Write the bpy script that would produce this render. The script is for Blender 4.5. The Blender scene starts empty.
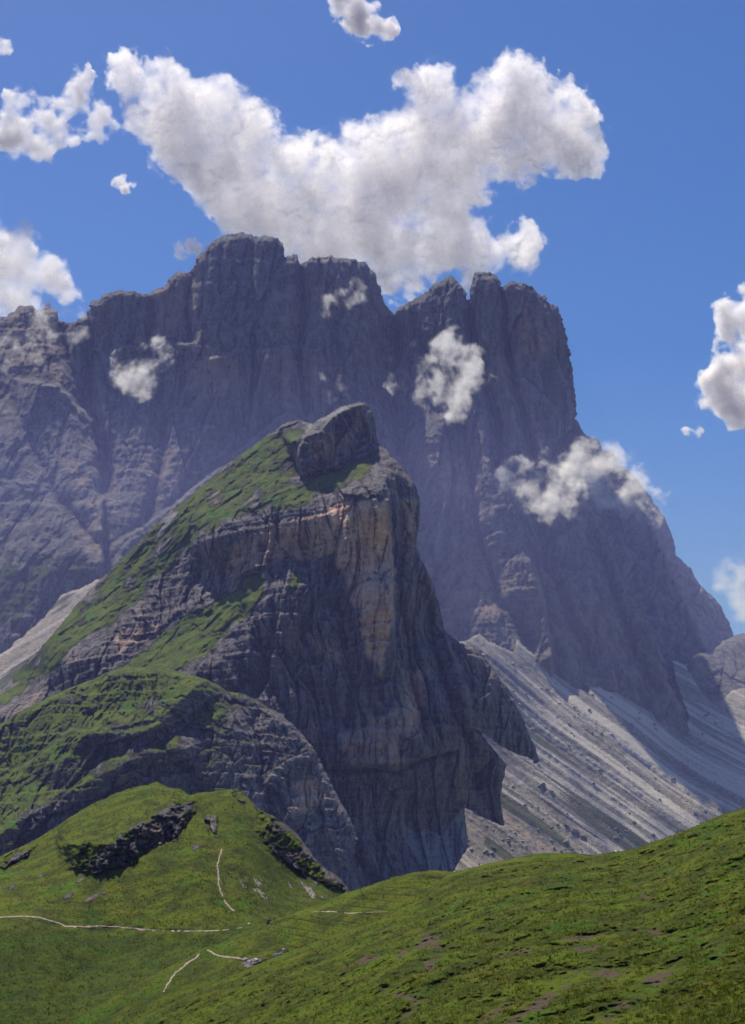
import bpy, math, random
import numpy as np
import time
T0 = time.time()

random.seed(7)
SC = bpy.context.scene
COL = SC.collection

# ------------------------------------------------------------------ camera
F = 1680.0
PITCH = math.atan(388 / F)
CP, SP = math.cos(PITCH), math.sin(PITCH)

cam_d = bpy.data.cameras.new("camera")
cam_d.sensor_fit = 'HORIZONTAL'
cam_d.sensor_width = 36.0
cam_d.lens = 36.0 * F / 745.0
cam_d.clip_start = 1.0
cam_d.clip_end = 80000.0
cam = bpy.data.objects.new("camera", cam_d)
COL.objects.link(cam)
cam.location = (0, 0, 0)
cam.rotation_euler = (math.pi / 2 + PITCH, 0, 0)
SC.camera = cam


def world(px, py, D):
    """bearing (px, py) and ground distance D (metres along +Y) -> point in metres"""
    x = (np.asarray(px, float) - 372.5) / F
    y = -(np.asarray(py, float) - 512.0) / F
    Y = CP - y * SP
    Z = SP + y * CP
    return x / Y * D, D + 0 * x, Z / Y * D


# ------------------------------------------------------------------ noise
_rng = np.random.RandomState(11)
_P = np.concatenate([_rng.permutation(256)] * 3).astype(np.int32)
_G = _rng.normal(size=(256, 3)).astype(np.float32)
_G /= np.linalg.norm(_G, axis=1)[:, None]


from concurrent.futures import ThreadPoolExecutor
POOL = ThreadPoolExecutor(4)
CH = 1 << 15


def chunked(fn, *arrs):
    arrs = np.broadcast_arrays(*[np.asarray(a, np.float32) for a in arrs])
    shp = arrs[0].shape
    if arrs[0].size < CH:
        return fn(*arrs)
    fl = [np.ascontiguousarray(a).ravel() for a in arrs]
    n = fl[0].size
    parts = list(POOL.map(lambda i: fn(*[a[i:i + CH] for a in fl]), range(0, n, CH)))
    if isinstance(parts[0], tuple):
        return tuple(np.concatenate([p[k] for p in parts]).reshape(shp) for k in range(len(parts[0])))
    return np.concatenate(parts).reshape(shp)


def perlin(x, y, z):
    return chunked(_perlin, x, y, z)


def _facet(x, y, seed):
    """broken rock planes: every cell of a jittered lattice is a plane tilted its own way; also the crack distance"""
    fx = np.floor(x).astype(np.int32); fy = np.floor(y).astype(np.int32)
    si = seed.astype(np.int32)
    b1 = np.full(x.shape, 9e9, np.float32); b2 = b1.copy(); val = np.zeros(x.shape, np.float32)
    for dx in (-1, 0, 1):
        for dy in (-1, 0, 1):
            h = _P[(_P[(fx + dx + si) & 255] + fy + dy) & 511]
            g = _G[h & 255]
            px_ = fx + dx + .5 + .55 * g[:, 0] - x; py_ = fy + dy + .5 + .55 * g[:, 1] - y
            d = px_ * px_ + py_ * py_
            g2 = _G[(h * 7 + 31) & 255]
            v = -(g2[:, 0] * px_ + g2[:, 1] * py_) + .5 * g2[:, 2]
            m = d < b1
            b2 = np.where(m, b1, np.minimum(b2, d))
            val = np.where(m, v, val)
            b1 = np.where(m, d, b1)
    return val, np.sqrt(b2) - np.sqrt(b1)


def facet(x, y, seed=0):
    shp = np.broadcast(x, y).shape
    x, y = np.broadcast_arrays(np.asarray(x, np.float32), np.asarray(y, np.float32))
    v, c = chunked(_facet, x.ravel(), y.ravel(), np.full(x.size, seed, np.float32))
    return v.reshape(shp), c.reshape(shp)


def crag(X, Z, size, tall, seed, octaves=3, gain=.5):
    """sum of faceted planes, metres of relief for size metres"""
    wx = X + size * .22 * fbm(X / size, Z / (size * tall), seed + .5, 4, .6)
    wz = Z + size * .22 * tall * fbm(X / size, Z / (size * tall), seed + 9.5, 3)
    out = 0; a = 1.0; s_ = size
    for i in range(octaves):
        v, c = facet(wx / s_, wz / (s_ * tall), seed + i * 37)
        out = out + a * (v + .28 * np.clip(c * 4, 0, 1))
        a *= gain; s_ *= .46
    return out


def _perlin(x, y, z):
    fx, fy, fz = np.floor(x), np.floor(y), np.floor(z)
    xi = fx.astype(np.int32) & 255; yi = fy.astype(np.int32) & 255; zi = fz.astype(np.int32) & 255
    x = x - fx; y = y - fy; z = z - fz
    u = x * x * x * (x * (x * 6 - 15) + 10)
    v = y * y * y * (y * (y * 6 - 15) + 10)
    w = z * z * z * (z * (z * 6 - 15) + 10)
    out = 0
    for dx in (0, 1):
        a = _P[xi + dx]
        wx = u if dx else 1 - u
        for dy in (0, 1):
            b = _P[a + yi + dy]
            wy = v if dy else 1 - v
            for dz in (0, 1):
                g = _G[_P[b + zi + dz] & 255]
                wz = w if dz else 1 - w
                out = out + wx * wy * wz * (g[..., 0] * (x - dx) + g[..., 1] * (y - dy) + g[..., 2] * (z - dz))
    return out * 1.5


def fbm(x, y, z, octaves=5, gain=0.5, lac=2.03):
    a, s, n = 1.0, 0.0, 0.0
    for i in range(octaves):
        s = s + a * perlin(x + i * 17.3, y + i * 5.1, z + i * 9.7)
        n += a
        a *= gain
        x, y, z = x * lac, y * lac, z * lac
    return s / n


def ridged(x, y, z, octaves=5, gain=0.5, lac=2.07):
    a, s, n = 1.0, 0.0, 0.0
    for i in range(octaves):
        r = 1 - 2 * np.abs(perlin(x + i * 13.1, y + i * 7.7, z + i * 3.9))
        s = s + a * r
        n += a
        a *= gain
        x, y, z = x * lac, y * lac, z * lac
    return s / n


def sstep(a, b, x):
    t = np.clip((x - a) / (b - a), 0, 1)
    return t * t * (3 - 2 * t)


# ------------------------------------------------------------------ outlines and depth fields
def polydist(P, poly, closed=False):
    """nearest point on a polyline: distance, left(+)/right(-) side, parameter 0..1"""
    pts = np.asarray(poly, float)
    if closed:
        pts = np.vstack([pts, pts[:1]])
    x, y = P[0], P[1]
    best = np.full(x.shape, 1e18); side = np.zeros(x.shape); par = np.zeros(x.shape)
    L = np.hypot(*(pts[1:] - pts[:-1]).T)
    cum = np.concatenate([[0], np.cumsum(L)])
    for i in range(len(pts) - 1):
        ax, ay = pts[i]; bx, by = pts[i + 1]
        dx, dy = bx - ax, by - ay
        l2 = dx * dx + dy * dy + 1e-9
        t = np.clip(((x - ax) * dx + (y - ay) * dy) / l2, 0, 1)
        qx, qy = ax + t * dx - x, ay + t * dy - y
        d = qx * qx + qy * qy
        m = d < best
        best[m] = d[m]
        side[m] = np.sign((x - ax) * dy - (y - ay) * dx)[m]
        par[m] = ((cum[i] + t * L[i]) / cum[-1])[m]
    return np.sqrt(best), side, par


def inside(P, poly):
    x, y = P
    r = np.zeros(x.shape, bool)
    n = len(poly)
    j = n - 1
    for i in range(n):
        xi, yi = poly[i]; xj, yj = poly[j]
        if yi != yj:
            c = ((yi > y) != (yj > y)) & (x < (xj - xi) * (y - yi) / (yj - yi) + xi)
            r ^= c
        j = i
    return r


def region(P, poly, soft, warp=0.0, scale=0.05, seed=0.0):
    """soft-edged region, ragged by noise"""
    x, y = P
    if warp:
        x = x + warp * fbm(P[0] * scale, P[1] * scale, seed + 3.3, 4)
        y = y + warp * fbm(P[0] * scale, P[1] * scale, seed + 8.3, 4)
    d, _, _ = polydist((x, y), poly, True)
    ins = inside((x, y), poly)
    return sstep(-soft, soft, np.where(ins, d, -d))


def rbf(ctrl):
    c = np.asarray(ctrl, float)
    X = c[:, :2] / 100.0
    v = np.log(c[:, 2])
    n = len(c)
    R = np.hypot(X[:, None, 0] - X[None, :, 0], X[:, None, 1] - X[None, :, 1])
    K = np.sqrt(R ** 2 + 0.09)
    A = np.zeros((n + 3, n + 3))
    A[:n, :n] = -K + np.eye(n) * 0.0
    A[:n, n] = 1; A[:n, n + 1:] = X
    A[n, :n] = 1; A[n + 1:, :n] = X.T
    b = np.concatenate([v, [0, 0, 0]])
    s = np.linalg.solve(A, b)

    def f(px, py):
        x, y = px / 100.0, py / 100.0
        out = s[n] + s[n + 1] * x + s[n + 2] * y
        for i in range(n):
            out = out - s[i] * np.sqrt((x - X[i, 0]) ** 2 + (y - X[i, 1]) ** 2 + 0.09)
        return np.exp(out)
    return f


def step(P, line, amp, decay, width=2.0, end=0.12, power=1.0):
    """pull the ground on the LEFT of a line forward by amp metres, fading over decay px"""
    x = P[0] + 3.0 * fbm(P[0] * .08, P[1] * .08, 4.4, 3)
    y = P[1] + 3.0 * fbm(P[0] * .08, P[1] * .08, 7.4, 3)
    d, s, t = polydist((x, y), line)
    sd = d * s
    e = sstep(0, end, t) * sstep(0, end, 1 - t)
    return -amp * e * sstep(-width, width, sd) * np.exp(-np.clip(sd, 0, None) ** power / decay ** power)


def wall(P, foot, H, g, R, end=0.12, wob=4.0):
    """steepen a band of height H px above a foot line by g metres per px, easing out over R px"""
    x = P[0] + wob * fbm(P[0] * .07, P[1] * .07, 14.4, 4, .6)
    y = P[1] + wob * fbm(P[0] * .07, P[1] * .07, 17.4, 4, .6)
    d, s, t = polydist((x, y), foot)
    sd = d * s
    e = sstep(0, end, t) * sstep(0, end, 1 - t)
    return -g * e * np.clip(sd, 0, H) * np.exp(-np.clip(sd - H, 0, None) / R)


def groove(P, line, amp, width, end=0.1):
    x = P[0] + 4.0 * fbm(P[0] * .05, P[1] * .05, 1.4, 4)
    y = P[1] + 4.0 * fbm(P[0] * .05, P[1] * .05, 2.4, 4)
    d, s, t = polydist((x, y), line)
    e = sstep(-0.01, end, t) * sstep(-0.01, end, 1 - t)
    return amp * e * np.exp(-(d / width) ** 1.3)


# ------------------------------------------------------------------ mesh output
def finish(name, V, faces, mats, attrs, smooth=True):
    me = bpy.data.meshes.new(name)
    faces = np.asarray(faces, np.int32)
    k = faces.shape[1]
    me.vertices.add(len(V)); me.loops.add(faces.size); me.polygons.add(len(faces))
    me.vertices.foreach_set("co", np.asarray(V, np.float32).ravel())
    me.loops.foreach_set("vertex_index", faces.ravel())
    me.polygons.foreach_set("loop_start", np.arange(0, faces.size, k, dtype=np.int32))
    me.polygons.foreach_set("loop_total", np.full(len(faces), k, np.int32))
    if smooth:
        me.polygons.foreach_set("use_smooth", np.ones(len(faces), bool))
    me.update(calc_edges=True)
    me.validate()
    for an, (kind, arr) in attrs.items():
        a = me.attributes.new(an, kind, 'POINT')
        if kind == 'FLOAT':
            a.data.foreach_set("value", np.asarray(arr, np.float32).ravel())
        else:
            a.data.foreach_set("color", np.asarray(arr, np.float32).ravel())
    for m in mats:
        me.materials.append(m)
    o = bpy.data.objects.new(name, me)
    COL.objects.link(o)
    return o


def blur(a, r):
    k = np.ones(2 * r + 1) / (2 * r + 1)
    p = np.pad(a, r, mode='edge')
    c = np.cumsum(np.pad(p, ((1, 0), (0, 0))), 0)
    p = (c[2 * r + 1:] - c[:-2 * r - 1]) / (2 * r + 1)
    c = np.cumsum(np.pad(p, ((0, 0), (1, 0))), 1)
    return (c[:, 2 * r + 1:] - c[:, :-2 * r - 1]) / (2 * r + 1)


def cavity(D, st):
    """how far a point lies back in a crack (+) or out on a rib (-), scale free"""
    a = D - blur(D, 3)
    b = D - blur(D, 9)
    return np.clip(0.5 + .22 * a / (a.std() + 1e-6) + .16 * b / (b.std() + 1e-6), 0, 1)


def beds(st, h, seed, warp=.35):
    """bedding: the face goes straight up through a bed and steps back at its top"""
    t = st / h + warp * perlin(st / h * .6, 0 * st + seed, 0 * st) * 2
    f = t - np.floor(t)
    return f - sstep(.86, 1.0, f) * 1.0


class Land:
    pass


def land(name, outline, ctrl, material, bbox, px_step=1.0, rough=2.0, rough_scale=0.06,
         features=None, relief=None, masks=None, rnd=14.0, rnd_m=60.0, skirt=(250, -150), label=None, open_below=None):
    x0, y0, x1, y1 = bbox
    nx = int((x1 - x0) / px_step) + 1
    ny = int((y1 - y0) / px_step) + 1
    gx, gy = np.meshgrid(x0 + np.arange(nx) * px_step, y0 + np.arange(ny) * px_step)
    # ragged natural edge
    wx = rough * (fbm(gx * rough_scale, gy * rough_scale, 1.7, 5, 0.6) + .32 * fbm(gx * .42, gy * .42, 21.7, 3, 0.6))
    wy = rough * (fbm(gx * rough_scale, gy * rough_scale, 5.7, 5, 0.6) + .32 * fbm(gx * .42, gy * .42, 25.7, 3, 0.6))
    sx, sy = gx + wx, gy + wy
    d, _, _ = polydist((sx, sy), outline, True)
    ins = inside((sx, sy), outline)
    sd = np.where(ins, d, -d)
    # faces: keep cells touching the inside
    cell = ins[:-1, :-1] | ins[1:, :-1] | ins[:-1, 1:] | ins[1:, 1:]
    keepv = np.zeros_like(ins)
    keepv[:-1, :-1] |= cell; keepv[1:, :-1] |= cell; keepv[:-1, 1:] |= cell; keepv[1:, 1:] |= cell
    gys, gxs = np.gradient(sd)
    gl = np.hypot(gxs, gys) + 1e-6
    out = keepv & (sd < 0)
    px = gx.copy(); py = gy.copy()
    mv = np.clip(-sd, 0, 1.0 * px_step)
    px[out] += (gxs / gl * mv)[out]; py[out] += (gys / gl * mv)[out]
    f = rbf(ctrl)
    P = (px, py)
    D = f(px, py)
    base = D.copy()
    if features:
        D = D + features(P)
    e = np.clip(1 - np.clip(sd, 0, None) / rnd, 0, 1)
    D = D + rnd_m * (1 - np.sqrt(np.clip(1 - e ** 2, 0, 1))) * sstep(-.55, .15, gys / gl)
    W = world(px, py, D)
    if relief:
        D = D + relief(P, W, D)
    W = world(px, py, D)
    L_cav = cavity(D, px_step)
    idx = -np.ones(keepv.shape, np.int64)
    idx[keepv] = np.arange(keepv.sum())
    c = np.argwhere(cell)
    i, j = c[:, 0], c[:, 1]
    faces = np.stack([idx[i, j], idx[i + 1, j], idx[i + 1, j + 1], idx[i, j + 1]], 1)
    V = np.stack([W[0][keepv], W[1][keepv], W[2][keepv]], 1)
    # world normals of the grid for slope masks
    Wg = np.stack(W, -1)
    du = np.gradient(Wg, axis=1); dv = np.gradient(Wg, axis=0)
    N = np.cross(dv, du)
    N /= np.linalg.norm(N, axis=-1, keepdims=True) + 1e-9
    N *= np.where(N[..., 1:2] > 0, -1, 1) * 1.0
    m = masks(P, W, N) if masks else (np.zeros_like(D),) * 4
    m = [np.broadcast_to(q, D.shape) for q in m]
    while len(m) < 4:
        m.append(np.zeros_like(D))
    attr = np.stack([np.clip(q, 0, 1)[keepv] for q in m], 1)
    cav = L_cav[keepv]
    # back side: the border runs back and down so that the relief is a body
    edges = {}
    for (a, b) in ((0, 1), (1, 2), (2, 3), (3, 0)):
        A = faces[:, a]; B = faces[:, b]
        key = np.minimum(A, B) * len(V) + np.maximum(A, B)
        edges.setdefault('k', []).append(key); edges.setdefault('a', []).append(A); edges.setdefault('b', []).append(B)
    K = np.concatenate(edges['k']); A = np.concatenate(edges['a']); B = np.concatenate(edges['b'])
    u, first, cnt = np.unique(K, return_index=True, return_counts=True)
    be = first[cnt == 1]
    A, B = A[be], B[be]
    bv = np.unique(np.concatenate([A, B]))
    rem = -np.ones(len(V), np.int64); rem[bv] = np.arange(len(bv))
    vs = [V]; at = [attr]; fs = [faces]
    prev = bv
    kx = (gxs / gl)[keepv][bv]; ky = (gys / gl)[keepv][bv]
    bpx = px[keepv][bv]; bpy_ = py[keepv][bv]; bD = D[keepv][bv]
    for fy, k_in in ((0.04, 0.5), (0.3, 2.0), (1.0, 5.0)):
        q = world(bpx + kx * k_in, bpy_ + ky * k_in, bD + skirt[0] * fy)
        nv = np.stack(q, 1)
        base_i = sum(len(w_) for w_ in vs)
        cur = base_i + np.arange(len(bv))
        pa = prev[rem[A]]; pb = prev[rem[B]]
        ca = cur[rem[A]]; cb = cur[rem[B]]
        fs.append(np.stack([pb, pa, ca, cb], 1))
        vs.append(nv); at.append(attr[bv])
        prev = cur
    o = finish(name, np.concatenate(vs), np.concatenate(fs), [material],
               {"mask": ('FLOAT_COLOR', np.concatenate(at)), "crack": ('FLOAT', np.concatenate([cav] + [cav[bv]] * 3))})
    o["kind"] = "structure"
    if label:
        o["label"] = label
    print('built', name, len(o.data.vertices), round(time.time() - T0, 1))
    L = Land()
    L.o, L.x0, L.y0, L.s, L.D, L.keep = o, x0, y0, px_step, D, keepv
    return L


def on(L, px, py, lift=0.0):
    """point of a built landform seen under bearing (px, py)"""
    u = (px - L.x0) / L.s; v = (py - L.y0) / L.s
    i = int(min(max(v, 0), L.D.shape[0] - 2)); j = int(min(max(u, 0), L.D.shape[1] - 2))
    a, b = v - i, u - j
    D = (L.D[i, j] * (1 - a) * (1 - b) + L.D[i + 1, j] * a * (1 - b) + L.D[i, j + 1] * (1 - a) * b + L.D[i + 1, j + 1] * a * b)
    w = world(px, py, D)
    return np.array([float(w[0]), float(w[1]), float(w[2]) + lift])


# ------------------------------------------------------------------ materials
def mat(name):
    m = bpy.data.materials.new(name)
    m.use_nodes = True
    nt = m.node_tree
    nt.nodes.clear()
    return m, nt


def N(nt, t, **kw):
    n = nt.nodes.new(t)
    for k, v in kw.items():
        if k.startswith('i_'):
            n.inputs[k[2:].replace('_', ' ')].default_value = v
        else:
            setattr(n, k, v)
    return n


def mixc(nt, fac, a, b, blend='MIX'):
    n = nt.nodes.new('ShaderNodeMix'); n.data_type = 'RGBA'; n.blend_type = blend
    n.clamp_factor = True
    for s, v in ((0, fac), (6, a), (7, b)):
        if hasattr(v, 'links') or isinstance(v, bpy.types.NodeSocket):
            nt.links.new(v, n.inputs[s])
        else:
            n.inputs[s].default_value = v if s == 0 else (*v, 1)
    return n.outputs[2]


def math_(nt, op, a, b=0.0, c=None, clamp=False):
    n = nt.nodes.new('ShaderNodeMath'); n.operation = op; n.use_clamp = clamp
    for s, v in ((0, a), (1, b), (2, c)):
        if v is None:
            continue
        if isinstance(v, bpy.types.NodeSocket):
            nt.links.new(v, n.inputs[s])
        else:
            n.inputs[s].default_value = v
    return n.outputs[0]


def ramp(nt, fac, lo, hi):
    n = nt.nodes.new('ShaderNodeMapRange'); n.clamp = True; n.interpolation_type = 'SMOOTHSTEP'
    nt.links.new(fac, n.inputs[0])
    n.inputs[1].default_value = lo; n.inputs[2].default_value = hi
    return n.outputs[0]


def noise(nt, vec, scale, detail=6, rough=0.6, dist=0.0):
    n = nt.nodes.new('ShaderNodeTexNoise')
    nt.links.new(vec, n.inputs['Vector'])
    n.inputs['Scale'].default_value = scale
    n.inputs['Detail'].default_value = detail
    n.inputs['Roughness'].default_value = rough
    n.inputs['Distortion'].default_value = dist
    return n.outputs[0]


def mapped(nt, scale, rot=(0, 0, 0)):
    tc = nt.nodes.new('ShaderNodeTexCoord')
    mp = nt.nodes.new('ShaderNodeMapping')
    nt.links.new(tc.outputs['Object'], mp.inputs[0])
    mp.inputs['Scale'].default_value = scale
    mp.inputs['Rotation'].default_value = rot
    return mp.outputs[0]


def terrain_mat(name, rock_dark, rock_light, ochre, grass_a, grass_b, grass_dry, s, bump=1.0, gbump=0.4,
                pale=(0.36, 0.33, 0.30), soil=(0.16, 0.11, 0.08), crack=.5, bump_dist=None, rot=0.0, gs=None):
    """s = size of the coarse pattern in metres. mask: R grass, G ochre stain on rock, painted darkening on grass, B pale/scree, A soil or dark"""
    m, nt = mat(name)
    L = nt.links
    at = N(nt, 'ShaderNodeAttribute', attribute_name="mask")
    sep = nt.nodes.new('ShaderNodeSeparateColor'); L.new(at.outputs['Color'], sep.inputs[0])
    R, G, B, A = sep.outputs[0], sep.outputs[1], sep.outputs[2], at.outputs['Alpha']
    gs = gs or s
    cr = N(nt, 'ShaderNodeAttribute', attribute_name="crack").outputs['Fac']
    v0 = mapped(nt, (1, 1, 1))
    vv = mapped(nt, (1, 1, 0.22), (0, rot, 0))          # stretched down the face
    vs = mapped(nt, (0.35, 0.35, 1.6))                   # strata
    n1 = noise(nt, v0, 1 / s, 8, 0.62)
    n2 = noise(nt, vv, 3.0 / s, 8, 0.66, 0.3)
    n3 = noise(nt, vs, 2.2 / s, 6, 0.6, 0.2)
    n4 = noise(nt, v0, 9 / s, 8, 0.7)
    rock = mixc(nt, ramp(nt, n2, 0.38, 0.62), rock_dark, rock_light)
    rock = mixc(nt, math_(nt, 'MULTIPLY', ramp(nt, n1, 0.5, 0.75), 0.35), rock, rock_light)
    rock = mixc(nt, math_(nt, 'MULTIPLY', ramp(nt, n4, 0.52, 0.36), 0.75), rock, tuple(c * 0.45 for c in rock_dark))
    oc = math_(nt, 'MULTIPLY', G, ramp(nt, n2, 0.30, 0.52), clamp=True)
    oc2 = mixc(nt, ramp(nt, n3, 0.35, 0.65), ochre, tuple(min(1, c * 1.5) for c in ochre))
    rock = mixc(nt, oc, rock, oc2)
    pl = math_(nt, 'ADD', B, math_(nt, 'MULTIPLY', math_(nt, 'SUBTRACT', n4, 0.5), 0.9))
    palec = mixc(nt, ramp(nt, n4, 0.35, 0.65), tuple(c * 0.7 for c in pale), pale)
    rock = mixc(nt, math_(nt, 'MULTIPLY', ramp(nt, pl, 0.3, 0.75), ramp(nt, B, 0.0, 0.15)), rock, palec)
    rock = mixc(nt, math_(nt, 'MULTIPLY', ramp(nt, cr, 0.52, 0.92), crack), rock, tuple(c * 0.35 for c in rock_dark))  # recess shade painted into the rock colour by depth
    rock = mixc(nt, math_(nt, 'MULTIPLY', ramp(nt, cr, 0.45, 0.12), crack * .45), rock, tuple(min(1, c * 1.5) for c in rock_light))  # outward ribs painted lighter, as if catching more light
    # grass
    g1 = noise(nt, v0, 1.3 / gs, 7, 0.6)
    g2 = noise(nt, v0, 14 / gs, 7, 0.7)
    g3 = noise(nt, v0, 4 / gs, 6, 0.65, 0.5)
    gr = mixc(nt, ramp(nt, g1, 0.40, 0.60), grass_a, grass_b)
    g4 = noise(nt, mapped(nt, (1, 1, 1.7)), 0.8 / gs, 5, .6)
    gr = mixc(nt, math_(nt, 'MULTIPLY', ramp(nt, g4, 0.54, 0.68), 0.75), gr, (grass_b[0] * .55, grass_b[1] * 1.12, grass_b[2]))
    gr = mixc(nt, math_(nt, 'MULTIPLY', ramp(nt, g4, 0.46, 0.30), 0.6), gr, grass_dry)
    gr = mixc(nt, math_(nt, 'MULTIPLY', ramp(nt, g3, 0.48, 0.72), 0.7), gr, grass_dry)
    gr = mixc(nt, math_(nt, 'MULTIPLY', ramp(nt, g2, 0.52, 0.34), 0.65), gr, tuple(c * 0.35 for c in grass_a))
    gr = mixc(nt, math_(nt, 'MULTIPLY', G, .62), gr, (grass_a[0] * .55, grass_a[1] * .80, grass_a[2]))  # G on grass: hillside shade painted as darker green, plus random tone
    gr = mixc(nt, math_(nt, 'MULTIPLY', ramp(nt, cr, 0.6, 1.0), .55), gr, tuple(c * 0.4 for c in grass_a))  # hollows in the turf get painted shade too
    gr = mixc(nt, math_(nt, 'MULTIPLY', ramp(nt, math_(nt, 'ADD', A, math_(nt, 'MULTIPLY', math_(nt, 'SUBTRACT', g2, 0.5), 0.8)), 0.45, 0.7), ramp(nt, A, 0.0, .12)), gr, soil)
    gm = math_(nt, 'ADD', R, math_(nt, 'MULTIPLY', math_(nt, 'SUBTRACT', n4, 0.5), 1.1))
    gm = math_(nt, 'ADD', gm, math_(nt, 'MULTIPLY', math_(nt, 'SUBTRACT', n1, 0.5), 0.4))
    gm = math_(nt, 'MULTIPLY', ramp(nt, gm, 0.40, 0.62), ramp(nt, R, 0.02, 0.15))
    col = mixc(nt, gm, rock, gr)
    bs = nt.nodes.new('ShaderNodeBsdfPrincipled')
    bs.inputs['Roughness'].default_value = 0.95
    bs.inputs['Specular IOR Level'].default_value = 0.1
    L.new(col, bs.inputs['Base Color'])
    # bump
    h = math_(nt, 'ADD', math_(nt, 'MULTIPLY', n2, 1.0), math_(nt, 'MULTIPLY', n4, 0.55))
    h = math_(nt, 'ADD', h, math_(nt, 'MULTIPLY', n3, 0.5))
    hg = math_(nt, 'ADD', math_(nt, 'MULTIPLY', g2, 0.5 * gbump * gs / s), math_(nt, 'MULTIPLY', g3, 0.8 * gbump * gs / s))
    mh = nt.nodes.new('ShaderNodeMix'); mh.data_type = 'FLOAT'
    L.new(gm, mh.inputs[0]); L.new(h, mh.inputs[2]); L.new(hg, mh.inputs[3])
    bp = nt.nodes.new('ShaderNodeBump')
    bp.inputs['Strength'].default_value = 1.0
    bp.inputs['Distance'].default_value = bump * (bump_dist or s * 0.25)
    L.new(mh.outputs[0], bp.inputs['Height'])
    L.new(bp.outputs[0], bs.inputs['Normal'])
    out = nt.nodes.new('ShaderNodeOutputMaterial')
    L.new(bs.outputs[0], out.inputs[0])
    return m


M_far = terrain_mat("massif_rock", (0.088, 0.082, 0.078), (0.24, 0.225, 0.21), (0.46, 0.30, 0.20),
                    (0.05, 0.07, 0.02), (0.07, 0.09, 0.025), (0.1, 0.1, 0.04), 60.0, bump=0.8)
M_scree = terrain_mat("scree_gravel", (0.22, 0.195, 0.17), (0.38, 0.34, 0.30), (0.42, 0.29, 0.21),
                      (0.10, 0.11, 0.06), (0.13, 0.135, 0.075), (0.15, 0.145, 0.09), 26.0, bump=0.25,
                      pale=(0.70, 0.61, 0.55), crack=.3)
M_peak = terrain_mat("peak_rock", (0.082, 0.072, 0.071), (0.29, 0.255, 0.24), (0.86, 0.46, 0.31),
                     (0.06, 0.085, 0.008), (0.115, 0.158, 0.010), (0.16, 0.165, 0.030), 30.0, bump=0.9,
                     pale=(0.42, 0.40, 0.38))
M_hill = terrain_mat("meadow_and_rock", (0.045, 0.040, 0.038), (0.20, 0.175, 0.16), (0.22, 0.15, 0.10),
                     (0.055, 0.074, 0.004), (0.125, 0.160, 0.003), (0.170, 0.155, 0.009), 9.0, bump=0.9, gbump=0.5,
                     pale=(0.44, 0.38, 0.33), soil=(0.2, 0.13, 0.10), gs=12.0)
M_near = terrain_mat("alpine_meadow", (0.06, 0.05, 0.04), (0.17, 0.15, 0.13), (0.25, 0.17, 0.11),
                     (0.05, 0.066, 0.004), (0.100, 0.138, 0.003), (0.160, 0.140, 0.010), 3.5, bump=0.6, gbump=0.6,
                     pale=(0.44, 0.38, 0.33), soil=(0.11, 0.075, 0.048), gs=7.0)

# ------------------------------------------------------------------ MASSIF
SKY_MAIN = [(-160, 345), (-60, 330), (-20, 322), (0, 319), (7, 317), (13, 311), (23, 305), (32, 306), (36, 311), (42, 309), (46, 304),
            (50, 304), (55, 312), (58, 320), (69, 323), (77, 323), (82, 317), (88, 314), (90, 304), (100, 299), (107, 293),
            (124, 290), (137, 292), (146, 296), (152, 292), (164, 285), (170, 278), (178, 272), (188, 273), (193, 267), (197, 258), (208, 247),
            (217, 238), (235, 233), (250, 234), (254, 237), (265, 235), (275, 237), (280, 240), (283, 247), (285, 257), (294, 254), (298, 258),
            (301, 266), (309, 259), (320, 257), (331, 256), (351, 258), (367, 263), (376, 275), (381, 294), (388, 309), (393, 313),
            (401, 306), (412, 300), (428, 292), (437, 282), (448, 275), (456, 278), (464, 291), (469, 303), (470, 296), (471, 283), (475, 272),
            (485, 271), (497, 277), (503, 288), (509, 281), (520, 283), (529, 285), (543, 297), (559, 309), (565, 329), (571, 359),
            (574, 394), (577, 420), (586, 438), (592, 445), (598, 480), (602, 520), (613, 545), (624, 580), (640, 606), (656, 636), (664, 660), (672, 688),
            (683, 706), (689, 732)]
OUT_MAIN = SKY_MAIN + [(689, 830), (-160, 830)]
ctrl_main = [
    (-160, 340, 3900), (-160, 600, 3350), (-160, 800, 2950), (0, 320, 3850), (50, 310, 3850), (0, 450, 3450), (0, 600, 3050), (0, 800, 2750),
    (120, 300, 3750), (100, 420, 3560), (60, 520, 3250), (120, 600, 3080), (120, 800, 2850),
    (230, 240, 3680), (230, 330, 3600), (230, 450, 3460), (230, 600, 3250), (200, 800, 2950),
    (330, 262, 3660), (330, 350, 3580), (330, 500, 3400), (390, 318, 3720), (395, 420, 3560), (400, 560, 3350), (350, 800, 3000),
    (450, 280, 3620), (450, 400, 3560), (450, 560, 3360), (460, 700, 3150), (490, 280, 3500), (500, 400, 3430), (540, 300, 3480), (560, 420, 3440),
    (520, 520, 3350), (540, 620, 3220), (600, 560, 3330), (600, 660, 3180), (640, 660, 3220), (685, 730, 3150), (520, 800, 3000), (689, 830, 3050)]


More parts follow.
